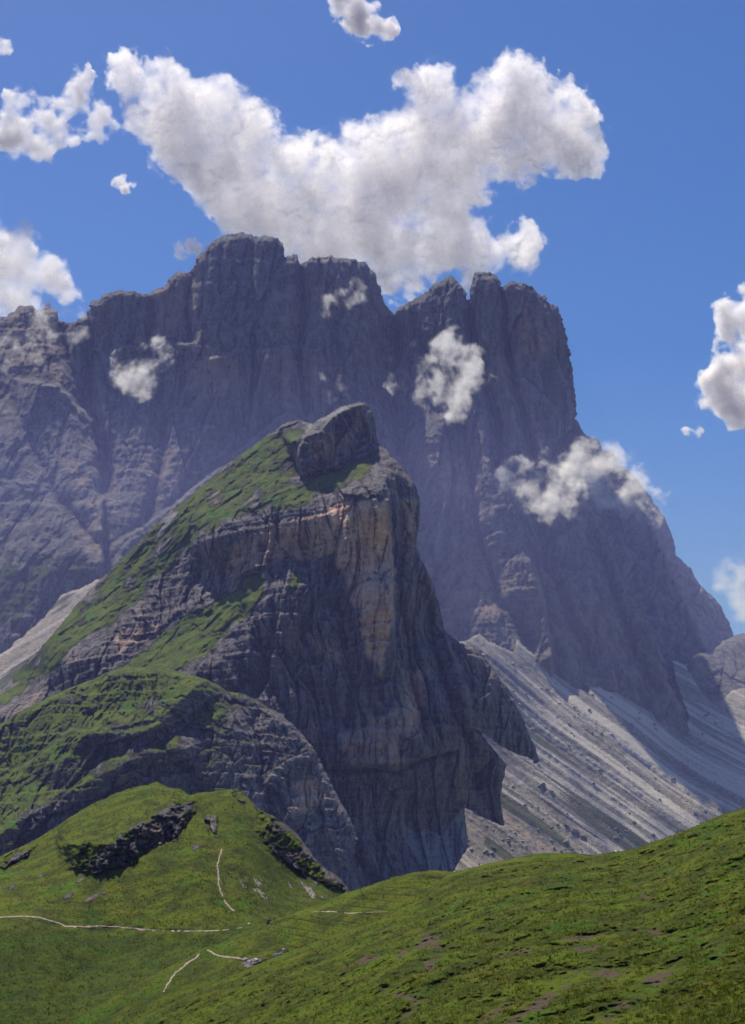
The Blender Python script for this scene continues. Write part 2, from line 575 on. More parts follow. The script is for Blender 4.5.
def f_main(P):
    d = 0
    # clefts between the towers
    for line, a, w in [
        ([(301, 262), (303, 300), (298, 350), (306, 420)], 60, 6), ([(392, 312), (398, 350), (392, 400), (405, 470), (420, 540)], 110, 11),
        ([(470, 300), (473, 340), (486, 380), (500, 430), (502, 480)], 110, 6), ([(504, 286), (506, 330), (512, 380), (530, 440), (548, 480)], 60, 5),
        ([(90, 318), (88, 360), (86, 400), (96, 440), (108, 470), (104, 505)], 110, 9), ([(150, 296), (152, 330), (146, 360)], 55, 6),
        ([(194, 268), (188, 310), (192, 345)], 40, 6), ([(60, 320), (66, 350), (75, 380), (90, 410)], 60, 7),
        ([(104, 430), (106, 480), (101, 500)], 70, 6), ([(250, 330), (254, 370), (250, 420)], 30, 5), ([(335, 290), (338, 350), (330, 420), (340, 480)], 35, 8),
        ([(460, 410), (470, 470), (480, 540), (500, 600), (540, 660)], 60, 9), ([(530, 480), (548, 560), (570, 620), (600, 680)], 60, 9),
        ([(590, 520), (610, 580), (630, 640), (660, 700)], 50, 8), ([(420, 330), (430, 380), (440, 420)], 40, 7),
        ([(0, 380), (30, 440), (60, 500), (110, 560), (120, 600)], 40, 8), ([(160, 380), (165, 450), (150, 520), (130, 590)], 45, 8)]:
        d = d + groove(P, line, a * 1.1, w)
    # nearer buttresses standing in front of the wall (left of the line comes forward)
    for line, a, dc in [
        ([(104, 600), (104, 500), (92, 420), (60, 385), (30, 380), (0, 372)], 90, 60),
        ([(88, 560), (180, 500), (250, 440), (300, 400)], -50, 50),
        ([(395, 660), (440, 560), (452, 470), (440, 400)], 60, 60),
        ([(560, 700), (545, 600), (520, 520), (505, 440)], 60, 60),
        ([(575, 425), (560, 440), (545, 470), (530, 500)], -30, 30),
        ([(192, 345), (170, 340), (150, 350), (120, 345)], 35, 30),
        ([(330, 350), (290, 345), (240, 350), (200, 360)], 25, 30),
    ]:
        d = d + step(P, line, a, dc, 3.0, 0.15)
    return d


def r_main(P, W, D):
    X, Y, Z = W
    hx = X + 34 * fbm(X / 300, Z / 500, 0.5, 3)
    big = ridged(hx / 330, Z / 620, 2.2, 3)
    col_ = ridged(hx / 110, Z / 420, 6.1, 4, 0.55)
    fine = ridged(hx / 38, Z / 95, 9.1, 5, 0.6)
    rk = fbm(X / 22, Z / 22, 1.1, 4, 0.6)
    st = Z + 20 * fbm(X / 200, Z / 200, 3.9, 3) + X * 0.08
    strata = np.abs(((st / 46) % 1) - 0.5) * 2
    st2 = np.abs(((st / 17) % 1) - 0.5) * 2
    k = 0.6 + 0.6 * fbm(X / 400, Z / 400, 8.0, 2)
    diag = ridged((X * 0.8 - Z * 0.6) / 90, (X * .6 + Z * .8) / 320, 4.7, 4, 0.55)
    low = sstep(560, 400, P[1]) 
    lowr = 1 - low
    c1 = crag(hx, Z, 95, 4.5, 3, 4, .5)
    c2 = crag(X * .9 - Z * .35, X * .35 + Z * .9, 100, 2.6, 13, 4, .52)
    b1 = beds(Z + X * .06 + 26 * fbm(X / 260, Z / 260, 3.9, 3), 62, 1.0)
    b2 = beds(Z + X * .06 + 18 * fbm(X / 160, Z / 160, 13.9, 3), 21, 5.0)
    return (-52 * big - 6 * col_ - 22 * c1 * (.35 + .65 * low) - 15 * c2 * lowr - 7 * fine - 9 * rk
            - 8 * k * b1 - 3.5 * k * b2)


def m_main(P, W, Nn):
    x, y = P
    n = fbm(W[0] / 120, W[2] / 260, 7.0, 4)
    n2 = fbm(W[0] / 60, W[2] / 160, 2.0, 4)
    grass = 0.9 * region(P, [(-40, 530), (60, 560), (100, 540), (150, 590), (100, 640), (0, 640), (-60, 640)], 20, 30) * sstep(-0.15, 0.3, n2)
    oc = 0
    for poly, a in [([(150, 280), (200, 265), (200, 340), (150, 350)], .5), ([(190, 355), (225, 350), (230, 400), (185, 395)], .7),
                    ([(350, 300), (420, 300), (405, 380), (360, 370)], .5), ([(440, 450), (478, 450), (478, 520), (440, 500)], .8),
                    ([(520, 300), (550, 310), (540, 370), (520, 350)], .6), ([(50, 440), (75, 460), (95, 490), (70, 480)], .7),
                    ([(150, 470), (190, 440), (190, 500), (150, 500)], .4), ([(270, 290), (330, 290), (320, 420), (265, 400)], .35),
                    ([(0, 300), (80, 310), (60, 380), (0, 370)], .5), ([(500, 560), (600, 600), (640, 660), (540, 640)], .35),
                    ([(440, 530), (500, 560), (500, 620), (440, 620)], .5)]:
        oc = np.maximum(oc, a * region(P, poly, 10, 22, 0.05, poly[0][0]))
    oc = oc * (0.7 + 0.8 * n)
    oc = np.maximum(oc, 0.35 * sstep(0.1, 0.5, n))
    pale = 0.75 * region(P, [(90, 575), (150, 555), (240, 450), (300, 400), (300, 470), (150, 600)], 14, 25) * sstep(-.2, .4, n2)
    pale = np.maximum(pale, 0.6 * region(P, [(0, 385), (95, 400), (105, 470), (0, 480)], 14, 30) * sstep(-.1, .4, n2))
    return grass, oc, pale * 0.6, 0


massif = land("mountain_massif", OUT_MAIN, ctrl_main, M_far, (-160, 226, 700, 800), 1.0, 5.0, 0.13, f_main, r_main, m_main,
              rnd=7, rnd_m=45, skirt=(500, -900), label="huge grey dolomite massif with towers under the big cloud")

# far right shoulder behind the massif
OUT_SH = [(560, 425), (578, 428), (590, 438), (598, 439), (602, 450), (612, 452), (618, 462), (628, 470), (636, 478), (648, 494), (656, 505), (664, 516), (672, 533),
          (677, 556), (690, 568), (702, 588), (712, 596), (722, 608), (728, 622), (733, 634), (731, 650), (731, 760), (560, 760)]


def r_sh(P, W, D):
    X, Y, Z = W
    hx = X + 60 * fbm(X / 300, Z / 300, 10.5, 3)
    return (-40 * ridged(hx / 300, Z / 520, 12.2, 3) - 30 * crag(X * .8 - Z * .5, X * .5 + Z * .8, 90, 2.2, 23, 4, .52)
            - 10 * ridged(hx / 38, Z / 90, 19.1, 5, .6) - 7 * fbm(X / 20, Z / 20, 1.1, 4, .6))


def m_sh(P, W, Nn):
    n = fbm(W[0] / 120, W[2] / 260, 17.0, 4)
    return 0, 0.5 * sstep(0, .4, n), 0.25 * sstep(0.1, .5, fbm(W[0] / 80, W[2] / 80, 27.0, 4)), 0


shoulder = land("mountain_shoulder", OUT_SH, [(560, 430, 3900), (620, 465, 3850), (680, 560, 3800), (730, 630, 3820), (600, 600, 3650), (680, 660, 3600),
                (730, 700, 3600), (560, 760, 3550), (730, 760, 3500)], M_far, (556, 418, 745, 765), 1.0, 3.0, 0.12, None, r_sh, m_sh,
                rnd=6, rnd_m=40, skirt=(500, -700), label="stepped grey rock shoulder falling away to the right of the massif")

# low ridge and spur on the far right
OUT_RG = [(686, 665), (694, 655), (700, 651), (712, 650), (722, 641), (735, 636), (746, 633), (780, 640), (860, 660), (900, 640), (900, 760), (700, 760), (690, 700)]
ridge = land("distant_ridge", OUT_RG, [(690, 655, 3500), (746, 633, 3750), (900, 640, 3800), (700, 700, 3350), (745, 700, 3350), (900, 760, 3200), (800, 700, 3400)],
             M_far, (680, 625, 900, 765), 1.0, 2.5, 0.12, None,
             lambda P, W, D: r_sh(P, W, D) * 0.6, m_sh, rnd=10, rnd_m=80, skirt=(500, -400), label="low dark rock ridge at the far right edge")

# ------------------------------------------------------------------ SCREE RIGHT
OUT_SC = [(440, 650), (466, 640), (479, 634), (490, 642), (504, 648), (514, 652), (517, 640), (530, 652), (544, 665), (560, 678), (576, 688), (589, 692), (592, 674),
          (604, 684), (616, 692), (644, 708), (673, 724), (685, 730), (689, 716), (683, 700), (676, 680), (672, 660), (684, 664),
          (692, 676), (700, 690), (712, 702), (722, 700), (733, 690), (750, 686), (800, 690), (900, 720), (900, 940), (360, 940), (360, 760)]


def scree_uv(W):
    # fall line on the slope
    a = math.radians(40)
    X, Y, Z = W
    u = X * math.cos(a) - Z * math.sin(a)
    v = X * math.sin(a) + Z * math.cos(a)
    return u, v


def f_sc(P):
    d = 0
    for line, a, w in [([(560, 690), (620, 740), (690, 790), (745, 830)], -12, 18), ([(480, 640), (560, 720), (640, 800)], -10, 12),
                       ([(470, 720), (540, 800), (590, 850)], 8, 10), ([(520, 660), (600, 730), (700, 810)], 10, 10)]:
        d = d + groove(P, line, a, w)
    return d


def r_sc(P, W, D):
    u, v = scree_uv(W)
    v = v + 25 * fbm(u / 400, v / 400, 3.0, 2)
    s1 = fbm(v / 42, u / 900, 2.0, 3)
    s2 = ridged(v / 16, u / 500, 4.0, 3)
    r = fbm(W[0] / 9, W[2] / 9, 5.0, 4, .65)
    return -12 * s1 - 3.0 * s2 - 2.2 * r


def m_sc(P, W, Nn):
    u, v = scree_uv(W)
    v = v + 25 * fbm(u / 400, v / 400, 3.0, 2)
    s = fbm(v / 26, u / 800, 12.0, 4, .6)
    s3 = fbm(v / 9, u / 380, 22.0, 4, .6)
    g = sstep(0.0, 0.30, fbm(v / 34, u / 500, 31.0, 3) + 0.35 * s3)
    g = g * .8 * region(P, [(500, 655), (560, 690), (660, 790), (700, 860), (480, 870), (470, 760), (500, 740), (510, 700)], 14, 20) * 0.8
    g = np.maximum(g, 0.5 * sstep(0.1, .4, s3) * region(P, [(460, 720), (540, 790), (560, 860), (460, 860)], 10, 10))
    pale = sstep(-0.10, 0.30, s + 0.5 * s3)
    oc = 0.5 * sstep(0.1, 0.4, fbm(v / 20, u / 600, 42.0, 3))
    return g, oc, 0.15 + 0.85 * pale, 0


scree = land("scree_slope", OUT_SC, [
    (479, 634, 3060), (545, 665, 3080), (592, 690, 3090), (640, 706, 3110), (686, 730, 3120), (673, 660, 3420), (712, 700, 3250), (750, 686, 3300), (900, 720, 3350),
    (440, 650, 3020), (400, 780, 2780), (500, 760, 2860), (460, 850, 2680), (560, 760, 2880), (640, 790, 2860), (745, 800, 2880), (560, 860, 2690), (360, 940, 2500),
    (745, 860, 2740), (900, 940, 2600), (640, 940, 2520)], M_scree, (360, 626, 900, 930), 1.0, 2.4, 0.12, f_sc, r_sc, m_sc, rnd=3, rnd_m=4,
    skirt=(150, -40), label="pale streaked scree slope below the cliffs")

# ------------------------------------------------------------------ SCREE LEFT (gully between massif and middle peak)
OUT_SL = [(-160, 655), (0, 655), (20, 638), (44, 618), (62, 594), (80, 588), (96, 580), (110, 576), (130, 600), (60, 700), (0, 740), (-160, 860)]
scree_l = land("scree_gully", OUT_SL, [(-160, 700, 2700), (0, 640, 2780), (96, 580, 2950), (130, 600, 2850), (0, 740, 2450), (60, 700, 2600), (-160, 860, 2200)],
               M_scree, (-160, 570, 135, 865), 1.0, 3, 0.1, None,
               lambda P, W, D: -8 * fbm((W[0] * .7 - W[2] * .7) / 30, (W[0] + W[2]) / 300, 5.1, 4) - 2 * fbm(W[0] / 8, W[2] / 8, 4.0, 4),
               lambda P, W, Nn: (0.75 * sstep(0.15, -0.2, fbm((W[0] * .7 - W[2] * .7) / 40, (W[0] + W[2]) / 500, 5.1, 4)) * sstep(95, 60, P[0] + 0 * P[1]), 0.2,
                                 .55 * sstep(-.1, .25, fbm((W[0] * .7 - W[2] * .7) / 26, (W[0] + W[2]) / 500, 15.1, 4)), 0),
               rnd=4, rnd_m=10, skirt=(150, -60), label="light gravel gully at the left between the massif and the middle peak")

# ------------------------------------------------------------------ MIDDLE PEAK
OUT_PK = [(-160, 860), (-60, 745), (0, 691), (20, 668), (44, 644), (67, 617), (80, 601), (100, 580), (127, 554), (151, 528), (172, 510), (188, 498), (208, 480), (231, 461), (248, 450),
          (260, 441), (272, 432), (282, 425), (290, 421), (304, 421), (312, 424), (320, 419), (328, 415), (335, 411), (342, 406), (352, 404), (360, 401), (366, 403), (370, 409), (375, 420),
          (376, 432), (377, 441), (382, 446), (388, 451), (396, 460), (405, 470), (412, 480), (417, 488), (419, 498), (420, 509), (418, 527), (416, 548), (420, 558), (426, 568), (432, 584), (438, 600),
          (441, 615), (444, 630), (452, 638), (464, 645), (474, 647), (482, 654), (497, 674), (506, 686), (514, 699), (526, 727), (532, 740), (536, 747), (539, 764), (528, 758), (510, 751), (496, 742), (475, 729),
          (488, 742), (507, 765), (502, 784), (500, 800), (504, 826), (494, 822), (485, 819), (474, 813), (464, 807), (466, 826), (469, 846), (458, 862), (450, 880), (450, 960), (-160, 960)]
ctrl_pk = [(-160, 860, 2250), (0, 691, 2320), (80, 601, 2370), (151, 528, 2400), (208, 480, 2420), (290, 421, 2440), (360, 401, 2400), (377, 441, 2350), (405, 470, 2300), (420, 509, 2290), (416, 548, 2280),
           (440, 610, 2290), (482, 654, 2330), (514, 699, 2350), (539, 764, 2360), (503, 826, 2300), (464, 808, 2250), (406, 823, 2170), (440, 900, 2050),
           (320, 480, 2270), (370, 470, 2215), (300, 505, 2205), (215, 528, 2240), (120, 624, 2215), (60, 664, 2190), (0, 712, 2140),
           (388, 510, 2150), (388, 600, 2130), (385, 700, 2105), (340, 500, 2180), (300, 562, 2188), (222, 590, 2218), (145, 643, 2190), (60, 700, 2160), (0, 731, 2115),
           (264, 579, 2158), (262, 600, 2122), (224, 604, 2168), (222, 626, 2125), (190, 655, 2085), (150, 655, 2145), (128, 674, 2095), (90, 690, 2110), (60, 720, 2080), (0, 770, 1990), (305, 580, 2150), (300, 620, 2098), (340, 610, 2135), (250, 690, 2060), (290, 720, 2052), (335, 720, 2066), (400, 760, 2090), (460, 740, 2180),
           (360, 860, 2010), (300, 850, 1990), (200, 960, 1850), (0, 960, 1750), (440, 560, 2240), (430, 680, 2160), (470, 690, 2240)]


def f_pk(P):
    d = 0
    # summit block, standing in front of the grass
    d = d + step(P, [(380, 436), (357, 444), (348, 456), (336, 466), (318, 470), (300, 478)][::-1], 16, 10, 1.5, 0.1)
    d = d + wall(P, [(380, 436), (357, 444), (348, 456), (336, 466), (318, 470), (300, 478)][::-1], 36, 3.0, 8, .08, 2)
    d = d + step(P, [(360, 446), (352, 430), (338, 411)], 16, 22, 1.5, .1)
    d = d + groove(P, [(366, 402), (362, 420), (364, 440)], 20, 5)
    d = d + step(P, [(300, 478), (296, 460), (302, 440), (312, 426)], -22, 16, 1.5, .1)
    # long cliff band with its overhang above the green ledge
    d = d + step(P, [(-60, 768), (4, 727), (40, 712), (64, 697), (96, 668), (118, 655), (146, 641), (180, 612), (222, 588), (256, 567), (298, 563), (330, 556)], 7, 7, 2.0, 0.06)
    # central pillar: sharp arete then the face turns away
    d = d + step(P, [(392, 700), (395, 640), (393, 560), (391, 500), (384, 462)], 30, 35, 2.0, 0.12)
    d = d + step(P, [(385, 690), (364, 655), (350, 600), (338, 560)], -12, 20, 3.0, 0.12)
    # right ribs
    d = d + groove(P, [(398, 470), (402, 520), (400, 600), (412, 680), (430, 750)], 40, 7)
    d = d + groove(P, [(425, 575), (432, 640), (450, 700), (470, 750), (478, 800)], 45, 9)
    d = d + step(P, [(476, 735), (470, 700), (460, 665), (444, 632)], 40, 30, 3.0, 0.12)
    d = d + groove(P, [(318, 766), (345, 772), (372, 768), (392, 772), (420, 760), (462, 750)], 22, 3.5)
    d = d + step(P, [(318, 766), (345, 772), (372, 768), (392, 772), (420, 760), (462, 750)], 26, 30, 2.0, .1)
    d = d + groove(P, [(300, 740), (330, 790), (350, 850), (380, 890)], 40, 8)
    d = d + groove(P, [(330, 560), (342, 620), (352, 680), (345, 740)], 25, 7)
    d = d + groove(P, [(240, 600), (262, 660), (282, 720)], 20, 7)
    return d


def pk_regions(P):
    cliff = region(P, [(-60, 780), (0, 735), (60, 705), (100, 672), (145, 645), (180, 616), (222, 592), (256, 571), (300, 566), (335, 562),
                       (372, 480), (340, 490), (300, 506), (250, 510), (215, 530), (170, 575), (120, 625), (60, 665), (0, 712), (-60, 752)], 6, 12)
    return cliff


def r_pk(P, W, D):
    X, Y, Z = W
    x, y = P
    hx = X + 30 * fbm(X / 150, Z / 150, 0.5, 3)
    # steepness blend: grass slopes are smoother
    slope_up = region(P, [(-60, 750), (0, 690), (100, 570), (200, 470), (300, 410), (395, 440), (372, 475), (300, 500), (215, 525), (120, 622), (0, 712)], 14, 14)
    slope_lo = region(P, [(-60, 790), (40, 715), (140, 650), (220, 592), (262, 572), (270, 600), (210, 660), (140, 680), (0, 760)], 12, 14)
    blk = region(P, [(300, 480), (294, 455), (306, 426), (330, 412), (364, 398), (380, 438), (352, 454), (338, 468)], 3, 4)
    slope_up = slope_up * (1 - blk)
    g = np.clip(slope_up + slope_lo, 0, 1)
    col_ = ridged(hx / 60, Z / 210, 36.1, 4, .55)
    big = ridged(hx / 170, Z / 300, 32.2, 3)
    fine = ridged(hx / 17, Z / 60, 39.1, 5, .6)
    rk = fbm(X / 11, Z / 11, 31.1, 4, .65)
    dg = ridged((X * .7 - Z * .7) / 22, (X + Z) / 90, 35.0, 4, .55)
    st = Z + 12 * fbm(X / 110, Z / 110, 3.9, 3) - X * 0.1
    strata = np.abs(((st / 24) % 1) - 0.5) * 2
    c1 = crag(hx, Z, 58, 4.5, 43, 4, .55)
    b1 = beds(Z - X * .1 + 12 * fbm(X / 110, Z / 110, 3.9, 3), 34, 2.0)
    b2 = beds(Z - X * .1 + 8 * fbm(X / 60, Z / 60, 13.9, 3), 11, 7.0)
    cl = -16 * big - 5 * col_ - 20 * c1 - 2 * fine - 4.5 * rk - 7 * b1 - 3 * b2
    cl = cl * (1 - .4 * blk) - 7 * blk * crag(X + .6 * Z, Z - .6 * X, 22, 1.2, 83, 3, .6)
    gr = -6 * dg - 4.5 * rk - 9 * fbm(X / 60, Z / 60, 41.0, 4) - 6 * crag(X * .7 - Z * .7, X * .7 + Z * .7, 26, 2.5, 53, 3, .55)
    return cl * (1 - g) + gr * g


def m_pk(P, W, Nn):
    X, Y, Z = W
    n = fbm(X / 45, Z / 45, 50.0, 4)
    nd = fbm((X * .75 - Z * .66) / 12, (X * .66 + Z * .75) / 70, 52.0, 4)
    up = region(P, [(-60, 752), (0, 692), (60, 622), (120, 560), (200, 480), (262, 438), (300, 425), (312, 440), (296, 478), (345, 470), (372, 448), (380, 455), (365, 480),
                    (300, 506), (240, 512), (200, 540), (160, 580), (110, 625), (60, 662), (0, 708), (-60, 748)], 5, 12)
    lo = region(P, [(-60, 790), (10, 735), (60, 706), (100, 676), (145, 650), (180, 620), (222, 594), (254, 574), (268, 576), (262, 600), (235, 625), (205, 655), (180, 668), (130, 690), (0, 800)], 5, 9)
    bright = region(P, [(255, 500), (290, 485), (330, 472), (372, 452), (368, 470), (320, 492), (262, 506)], 4, 8)
    b2 = region(P, [(210, 520), (262, 470), (290, 440), (296, 455), (250, 500), (215, 530)], 5, 8)
    g = up * (0.70 + 0.9 * n + 0.8 * nd) + lo * (1.0 + .8 * n)
    g = np.maximum(g, np.maximum(bright, 0.8 * b2) * (0.85 + .4 * n))
    ledge = region(P, [(292, 575), (306, 572), (300, 592), (284, 596)], 3, 5)
    g = np.maximum(g, ledge * .7)
    low = region(P, [(-60, 760), (120, 690), (250, 640), (280, 700), (240, 800), (0, 900)], 20, 30)
    g = np.maximum(g, low * (0.35 + .9 * n))
    block = region(P, [(300, 478), (294, 455), (306, 426), (330, 414), (364, 402), (378, 436), (352, 452), (338, 466)], 3, 4)
    g = g * (1 - block)
    oc = 0
    for poly, a in [([(330, 505), (388, 500), (394, 560), (393, 620), (380, 675), (366, 645), (350, 590), (338, 560), (328, 530)], 1.0),
                    ([(262, 530), (330, 510), (335, 555), (300, 560), (262, 560)], .75), ([(310, 440), (350, 432), (348, 455), (312, 460)], .45),
                    ([(403, 670), (425, 670), (420, 735), (405, 735)], .8), ([(340, 735), (400, 710), (405, 765), (345, 765)], .6),
                    ([(298, 780), (325, 780), (322, 810), (300, 805)], .8), ([(312, 640), (335, 645), (342, 665), (318, 655)], .7),
                    ([(110, 640), (150, 615), (160, 630), (120, 655)], .4), ([(400, 500), (418, 500), (415, 560), (405, 590)], .45),
                    ([(230, 545), (262, 530), (262, 565), (228, 580)], .5)]:
        oc = np.maximum(oc, a * region(P, poly, 4, 9, 0.08, poly[0][0]))
    oc = oc * (1.0 + .6 * fbm(X / 12, Z / 60, 55., 4)) + .25 * sstep(0.1, .5, fbm(X / 30, Z / 90, 57., 4))
    pale = up * (0.38 + 1.1 * fbm((X * .75 - Z * .66) / 16, (X * .66 + Z * .75) / 60, 59.0, 4))
    pale = np.maximum(pale, region(P, [(262, 496), (280, 490), (298, 472), (285, 477)], 4, 9) * .7)
    pale = np.maximum(pale, .7 * region(P, [(296, 428), (326, 415), (346, 405), (350, 410), (322, 424), (300, 436)], 3, 5))
    pillar = region(P, [(374, 590), (393, 560), (394, 625), (380, 672), (368, 645)], 3, 6)
    pale = np.maximum(pale, pillar * .12)
    toe = region(P, [(404, 822), (416, 835), (428, 829), (440, 836), (455, 818), (464, 806), (476, 850), (455, 875), (430, 875), (404, 840)], 2.5, 5, .1)
    pale = np.maximum(pale, toe)
    pale = np.maximum(pale, region(P, [(-20, 800), (100, 760), (250, 740), (300, 800), (200, 960), (0, 960)], 20, 20) * (0.3 + .6 * n))
    return g, oc, pale, 0


peak = land("middle_peak", OUT_PK, ctrl_pk, M_peak, (-160, 396, 545, 955), 0.8, 2.2, 0.13, f_pk, r_pk, m_pk, rnd=6, rnd_m=26,
            skirt=(250, -350), label="wedge shaped middle peak with green upper slopes and dark ochre stained cliffs")

# ------------------------------------------------------------------ ROCKY SHOULDER in front of the middle peak
OUT_SP = [(-160, 800), (-60, 752), (0, 724), (30, 706), (60, 692), (90, 680), (110, 671), (130, 665), (150, 667), (175, 671), (200, 677), (216, 684), (228, 691), (245, 694), (262, 703), (280, 714), (294, 725),
          (306, 738), (316, 752), (324, 768), (332, 785), (342, 803), (352, 822), (358, 838), (354, 858), (362, 890), (370, 960), (-160, 960)]
ctrl_sp = [(-160, 800, 1900), (0, 724, 1900), (90, 680, 1890), (150, 667, 1880), (228, 691, 1880), (294, 725, 1890), (324, 768, 1900), (358, 838, 1880), (370, 960, 1800),
           (0, 800, 1750), (100, 740, 1760), (200, 740, 1770), (280, 780, 1800), (300, 860, 1760), (200, 820, 1690), (100, 830, 1640), (0, 880, 1600), (0, 960, 1520), (200, 960, 1550), (-160, 960, 1550)]


def f_sp(P):
    d = step(P, [(60, 800), (100, 745), (140, 735), (180, 722), (206, 700), (232, 690)], 14, 20, 2.0)
    d = d + wall(P, [(60, 800), (100, 752), (140, 745), (180, 732), (206, 706), (232, 692)], 22, 1.8, 20)
    d = d + step(P, [(-20, 790), (40, 755), (70, 730), (130, 730), (170, 720)], -24, 30, 2.5)
    d = d + step(P, [(0, 860), (50, 815), (110, 790), (150, 765), (210, 755)], 12, 16, 2.0)
    d = d + wall(P, [(-30, 880), (30, 840), (90, 805), (150, 775), (210, 765)], 22, 1.8, 18)
    d = d + groove(P, [(262, 703), (250, 730), (262, 780), (280, 850)], 20, 8)
    d = d + groove(P, [(150, 740), (190, 770), (220, 830)], 16, 7)
    return d


def r_sp(P, W, D):
    X, Y, Z = W
    hx = X + 30 * fbm(X / 150, Z / 150, 70.5, 3)
    return (-20 * ridged((X * .85 - Z * .5) / 120, Z / 150, 72.0, 3) - 12 * crag(hx, Z, 42, 1.8, 63, 4, .58) - 4 * beds(Z + 8 * fbm(X / 60, Z / 60, 13.9, 3), 14, 7.0)
            - 3.0 * ridged(hx / 12, Z / 25, 75., 4, .6) - 3.0 * fbm(X / 8, Z / 8, 76., 4, .65))


def m_sp(P, W, Nn):
    X, Y, Z = W
    n = fbm(X / 35, Z / 35, 80.0, 5, .55)
    nd = fbm((X * .8 + Z * .2) / 60, Z / 22, 82.0, 4)
    up = np.clip((Nn[..., 2] - 0.42) * 2.2, -1, 1)
    a = region(P, [(-60, 760), (0, 722), (90, 676), (150, 664), (215, 682), (235, 692), (200, 705), (150, 700), (90, 735), (40, 800), (0, 840), (-60, 860)], 8, 14)
    g = 0.22 + 0.45 * up + 0.7 * n + 0.5 * nd + 0.45 * a - 0.35 * sstep(180, 300, P[0])
    pale = 0.08 + 0.7 * fbm(X / 18, Z / 18, 84., 4) + 0.25 * sstep(700, 800, P[1]) * sstep(60, 200, P[0])
    oc = region(P, [(292, 785), (318, 775), (328, 800), (312, 815), (292, 812)], 4, 7) * .8
    return g, oc, pale, 0


spur = land("rocky_spur", OUT_SP, ctrl_sp, M_peak, (-160, 655, 378, 955), 0.8, 2.0, 0.12, f_sp, r_sp, m_sp, rnd=7, rnd_m=30, skirt=(120, -200),
            label="rounded rocky spur with patchy grass at the foot of the middle peak")

# ------------------------------------------------------------------ LEFT GREEN HILL
OUT_LH = [(-160, 920), (-60, 885), (0, 856), (14, 850), (40, 837), (66, 820), (90, 805), (112, 795), (132, 788), (150, 784), (157, 782), (166, 786), (180, 789), (190, 795), (197, 793), (210, 792), (224, 790),
          (232, 789), (238, 789), (247, 797), (256, 806), (264, 812), (272, 815), (281, 822), (290, 827), (297, 834), (304, 842), (309, 849), (318, 862), (328, 870), (335, 874), (341, 879), (346, 885), (350, 892),
          (360, 905), (370, 940), (370, 1100), (-160, 1100)]
ctrl_lh = [(-160, 920, 660), (0, 856, 700), (90, 805, 720), (155, 783, 730), (195, 794, 700), (237, 789, 700), (281, 822, 690), (328, 870, 680), (350, 893, 670),
           (100, 860, 625), (0, 918, 560), (120, 928, 560), (195, 860, 600), (225, 870, 590), (260, 910, 560), (230, 935, 530), (300, 890, 620), (270, 850, 640), (320, 900, 610),
           (0, 980, 500), (100, 990, 490), (0, 1050, 440), (150, 1040, 430), (-160, 1000, 520), (-160, 1100, 440), (370, 1000, 470), (370, 1100, 400), (200, 960, 500)]


def f_lh(P):
    d = step(P, [(66, 868), (84, 868), (108, 868), (124, 866), (140, 852), (160, 840), (178, 836), (190, 815), (196, 798)][:], 2.5, 6, 1.2, .08)
    d = d + wall(P, [(60, 870), (84, 868), (108, 868), (124, 866), (142, 851), (160, 840), (178, 836), (192, 815), (198, 796)], 24, 1.3, 22, .08, 8)
    d = d + step(P, [(262, 846), (288, 862), (318, 880), (346, 892)], 3, 10, 1.2, .1)
    d = d + wall(P, [(246, 800), (258, 836), (288, 862), (318, 882), (350, 896)], 20, 1.1, 20, .08, 6)
    d = d + groove(P, [(197, 794), (203, 820), (212, 842), (220, 870), (230, 905), (245, 925)], 7, 12)
    d = d + step(P, [(0, 862), (12, 862), (30, 850), (44, 838)], 5, 10, 1.5)
    # hollow of the traverse path
    d = d + groove(P, [(-20, 915), (20, 917), (50, 923), (80, 928), (150, 930), (200, 931), (250, 927)], 1.6, 2.5)
    d = d + groove(P, [(60, 985), (130, 950), (200, 945)], 10, 22)
    return d


def hill_rock(P, X, Z):
    n = fbm(P[0] / 18, P[1] / 18, 90., 4)
    r1 = region(P, [(197, 800), (188, 803), (172, 808), (156, 812), (142, 821), (124, 832), (116, 842), (100, 850), (86, 860), (72, 869), (84, 872), (110, 871), (126, 868), (142, 854), (160, 844), (180, 838), (192, 817)], 2.5, 10, .11)
    r2 = region(P, [(238, 786), (250, 800), (262, 812), (268, 830), (262, 842), (280, 858), (300, 872), (330, 892), (356, 900), (360, 880), (330, 860), (300, 826), (262, 800)], 3, 8, .09)
    r3 = region(P, [(230, 786), (244, 790), (246, 802), (234, 800)], 2, 4)
    r4 = region(P, [(-10, 858), (12, 850), (26, 846), (30, 852), (14, 864), (-10, 872)], 2.5, 6, .1)
    r5 = region(P, [(205, 812), (216, 815), (218, 832), (208, 828)], 2, 5, .1)
    small = 0
    for (x, y, a, b) in [(68, 896, 5, 3), (92, 898, 8, 2.5), (80, 880, 5, 2), (12, 887, 4, 2), (40, 876, 4, 1.5), (104, 893, 3, 1.5), (196, 847, 4, 3)]:
        q = ((P[0] - x) / a) ** 2 + ((P[1] - y + (P[0] - x) * .5) / b) ** 2
        small = np.maximum(small, np.exp(-q))
    return np.maximum.reduce([r1, r2, r3, r4, r5]), small


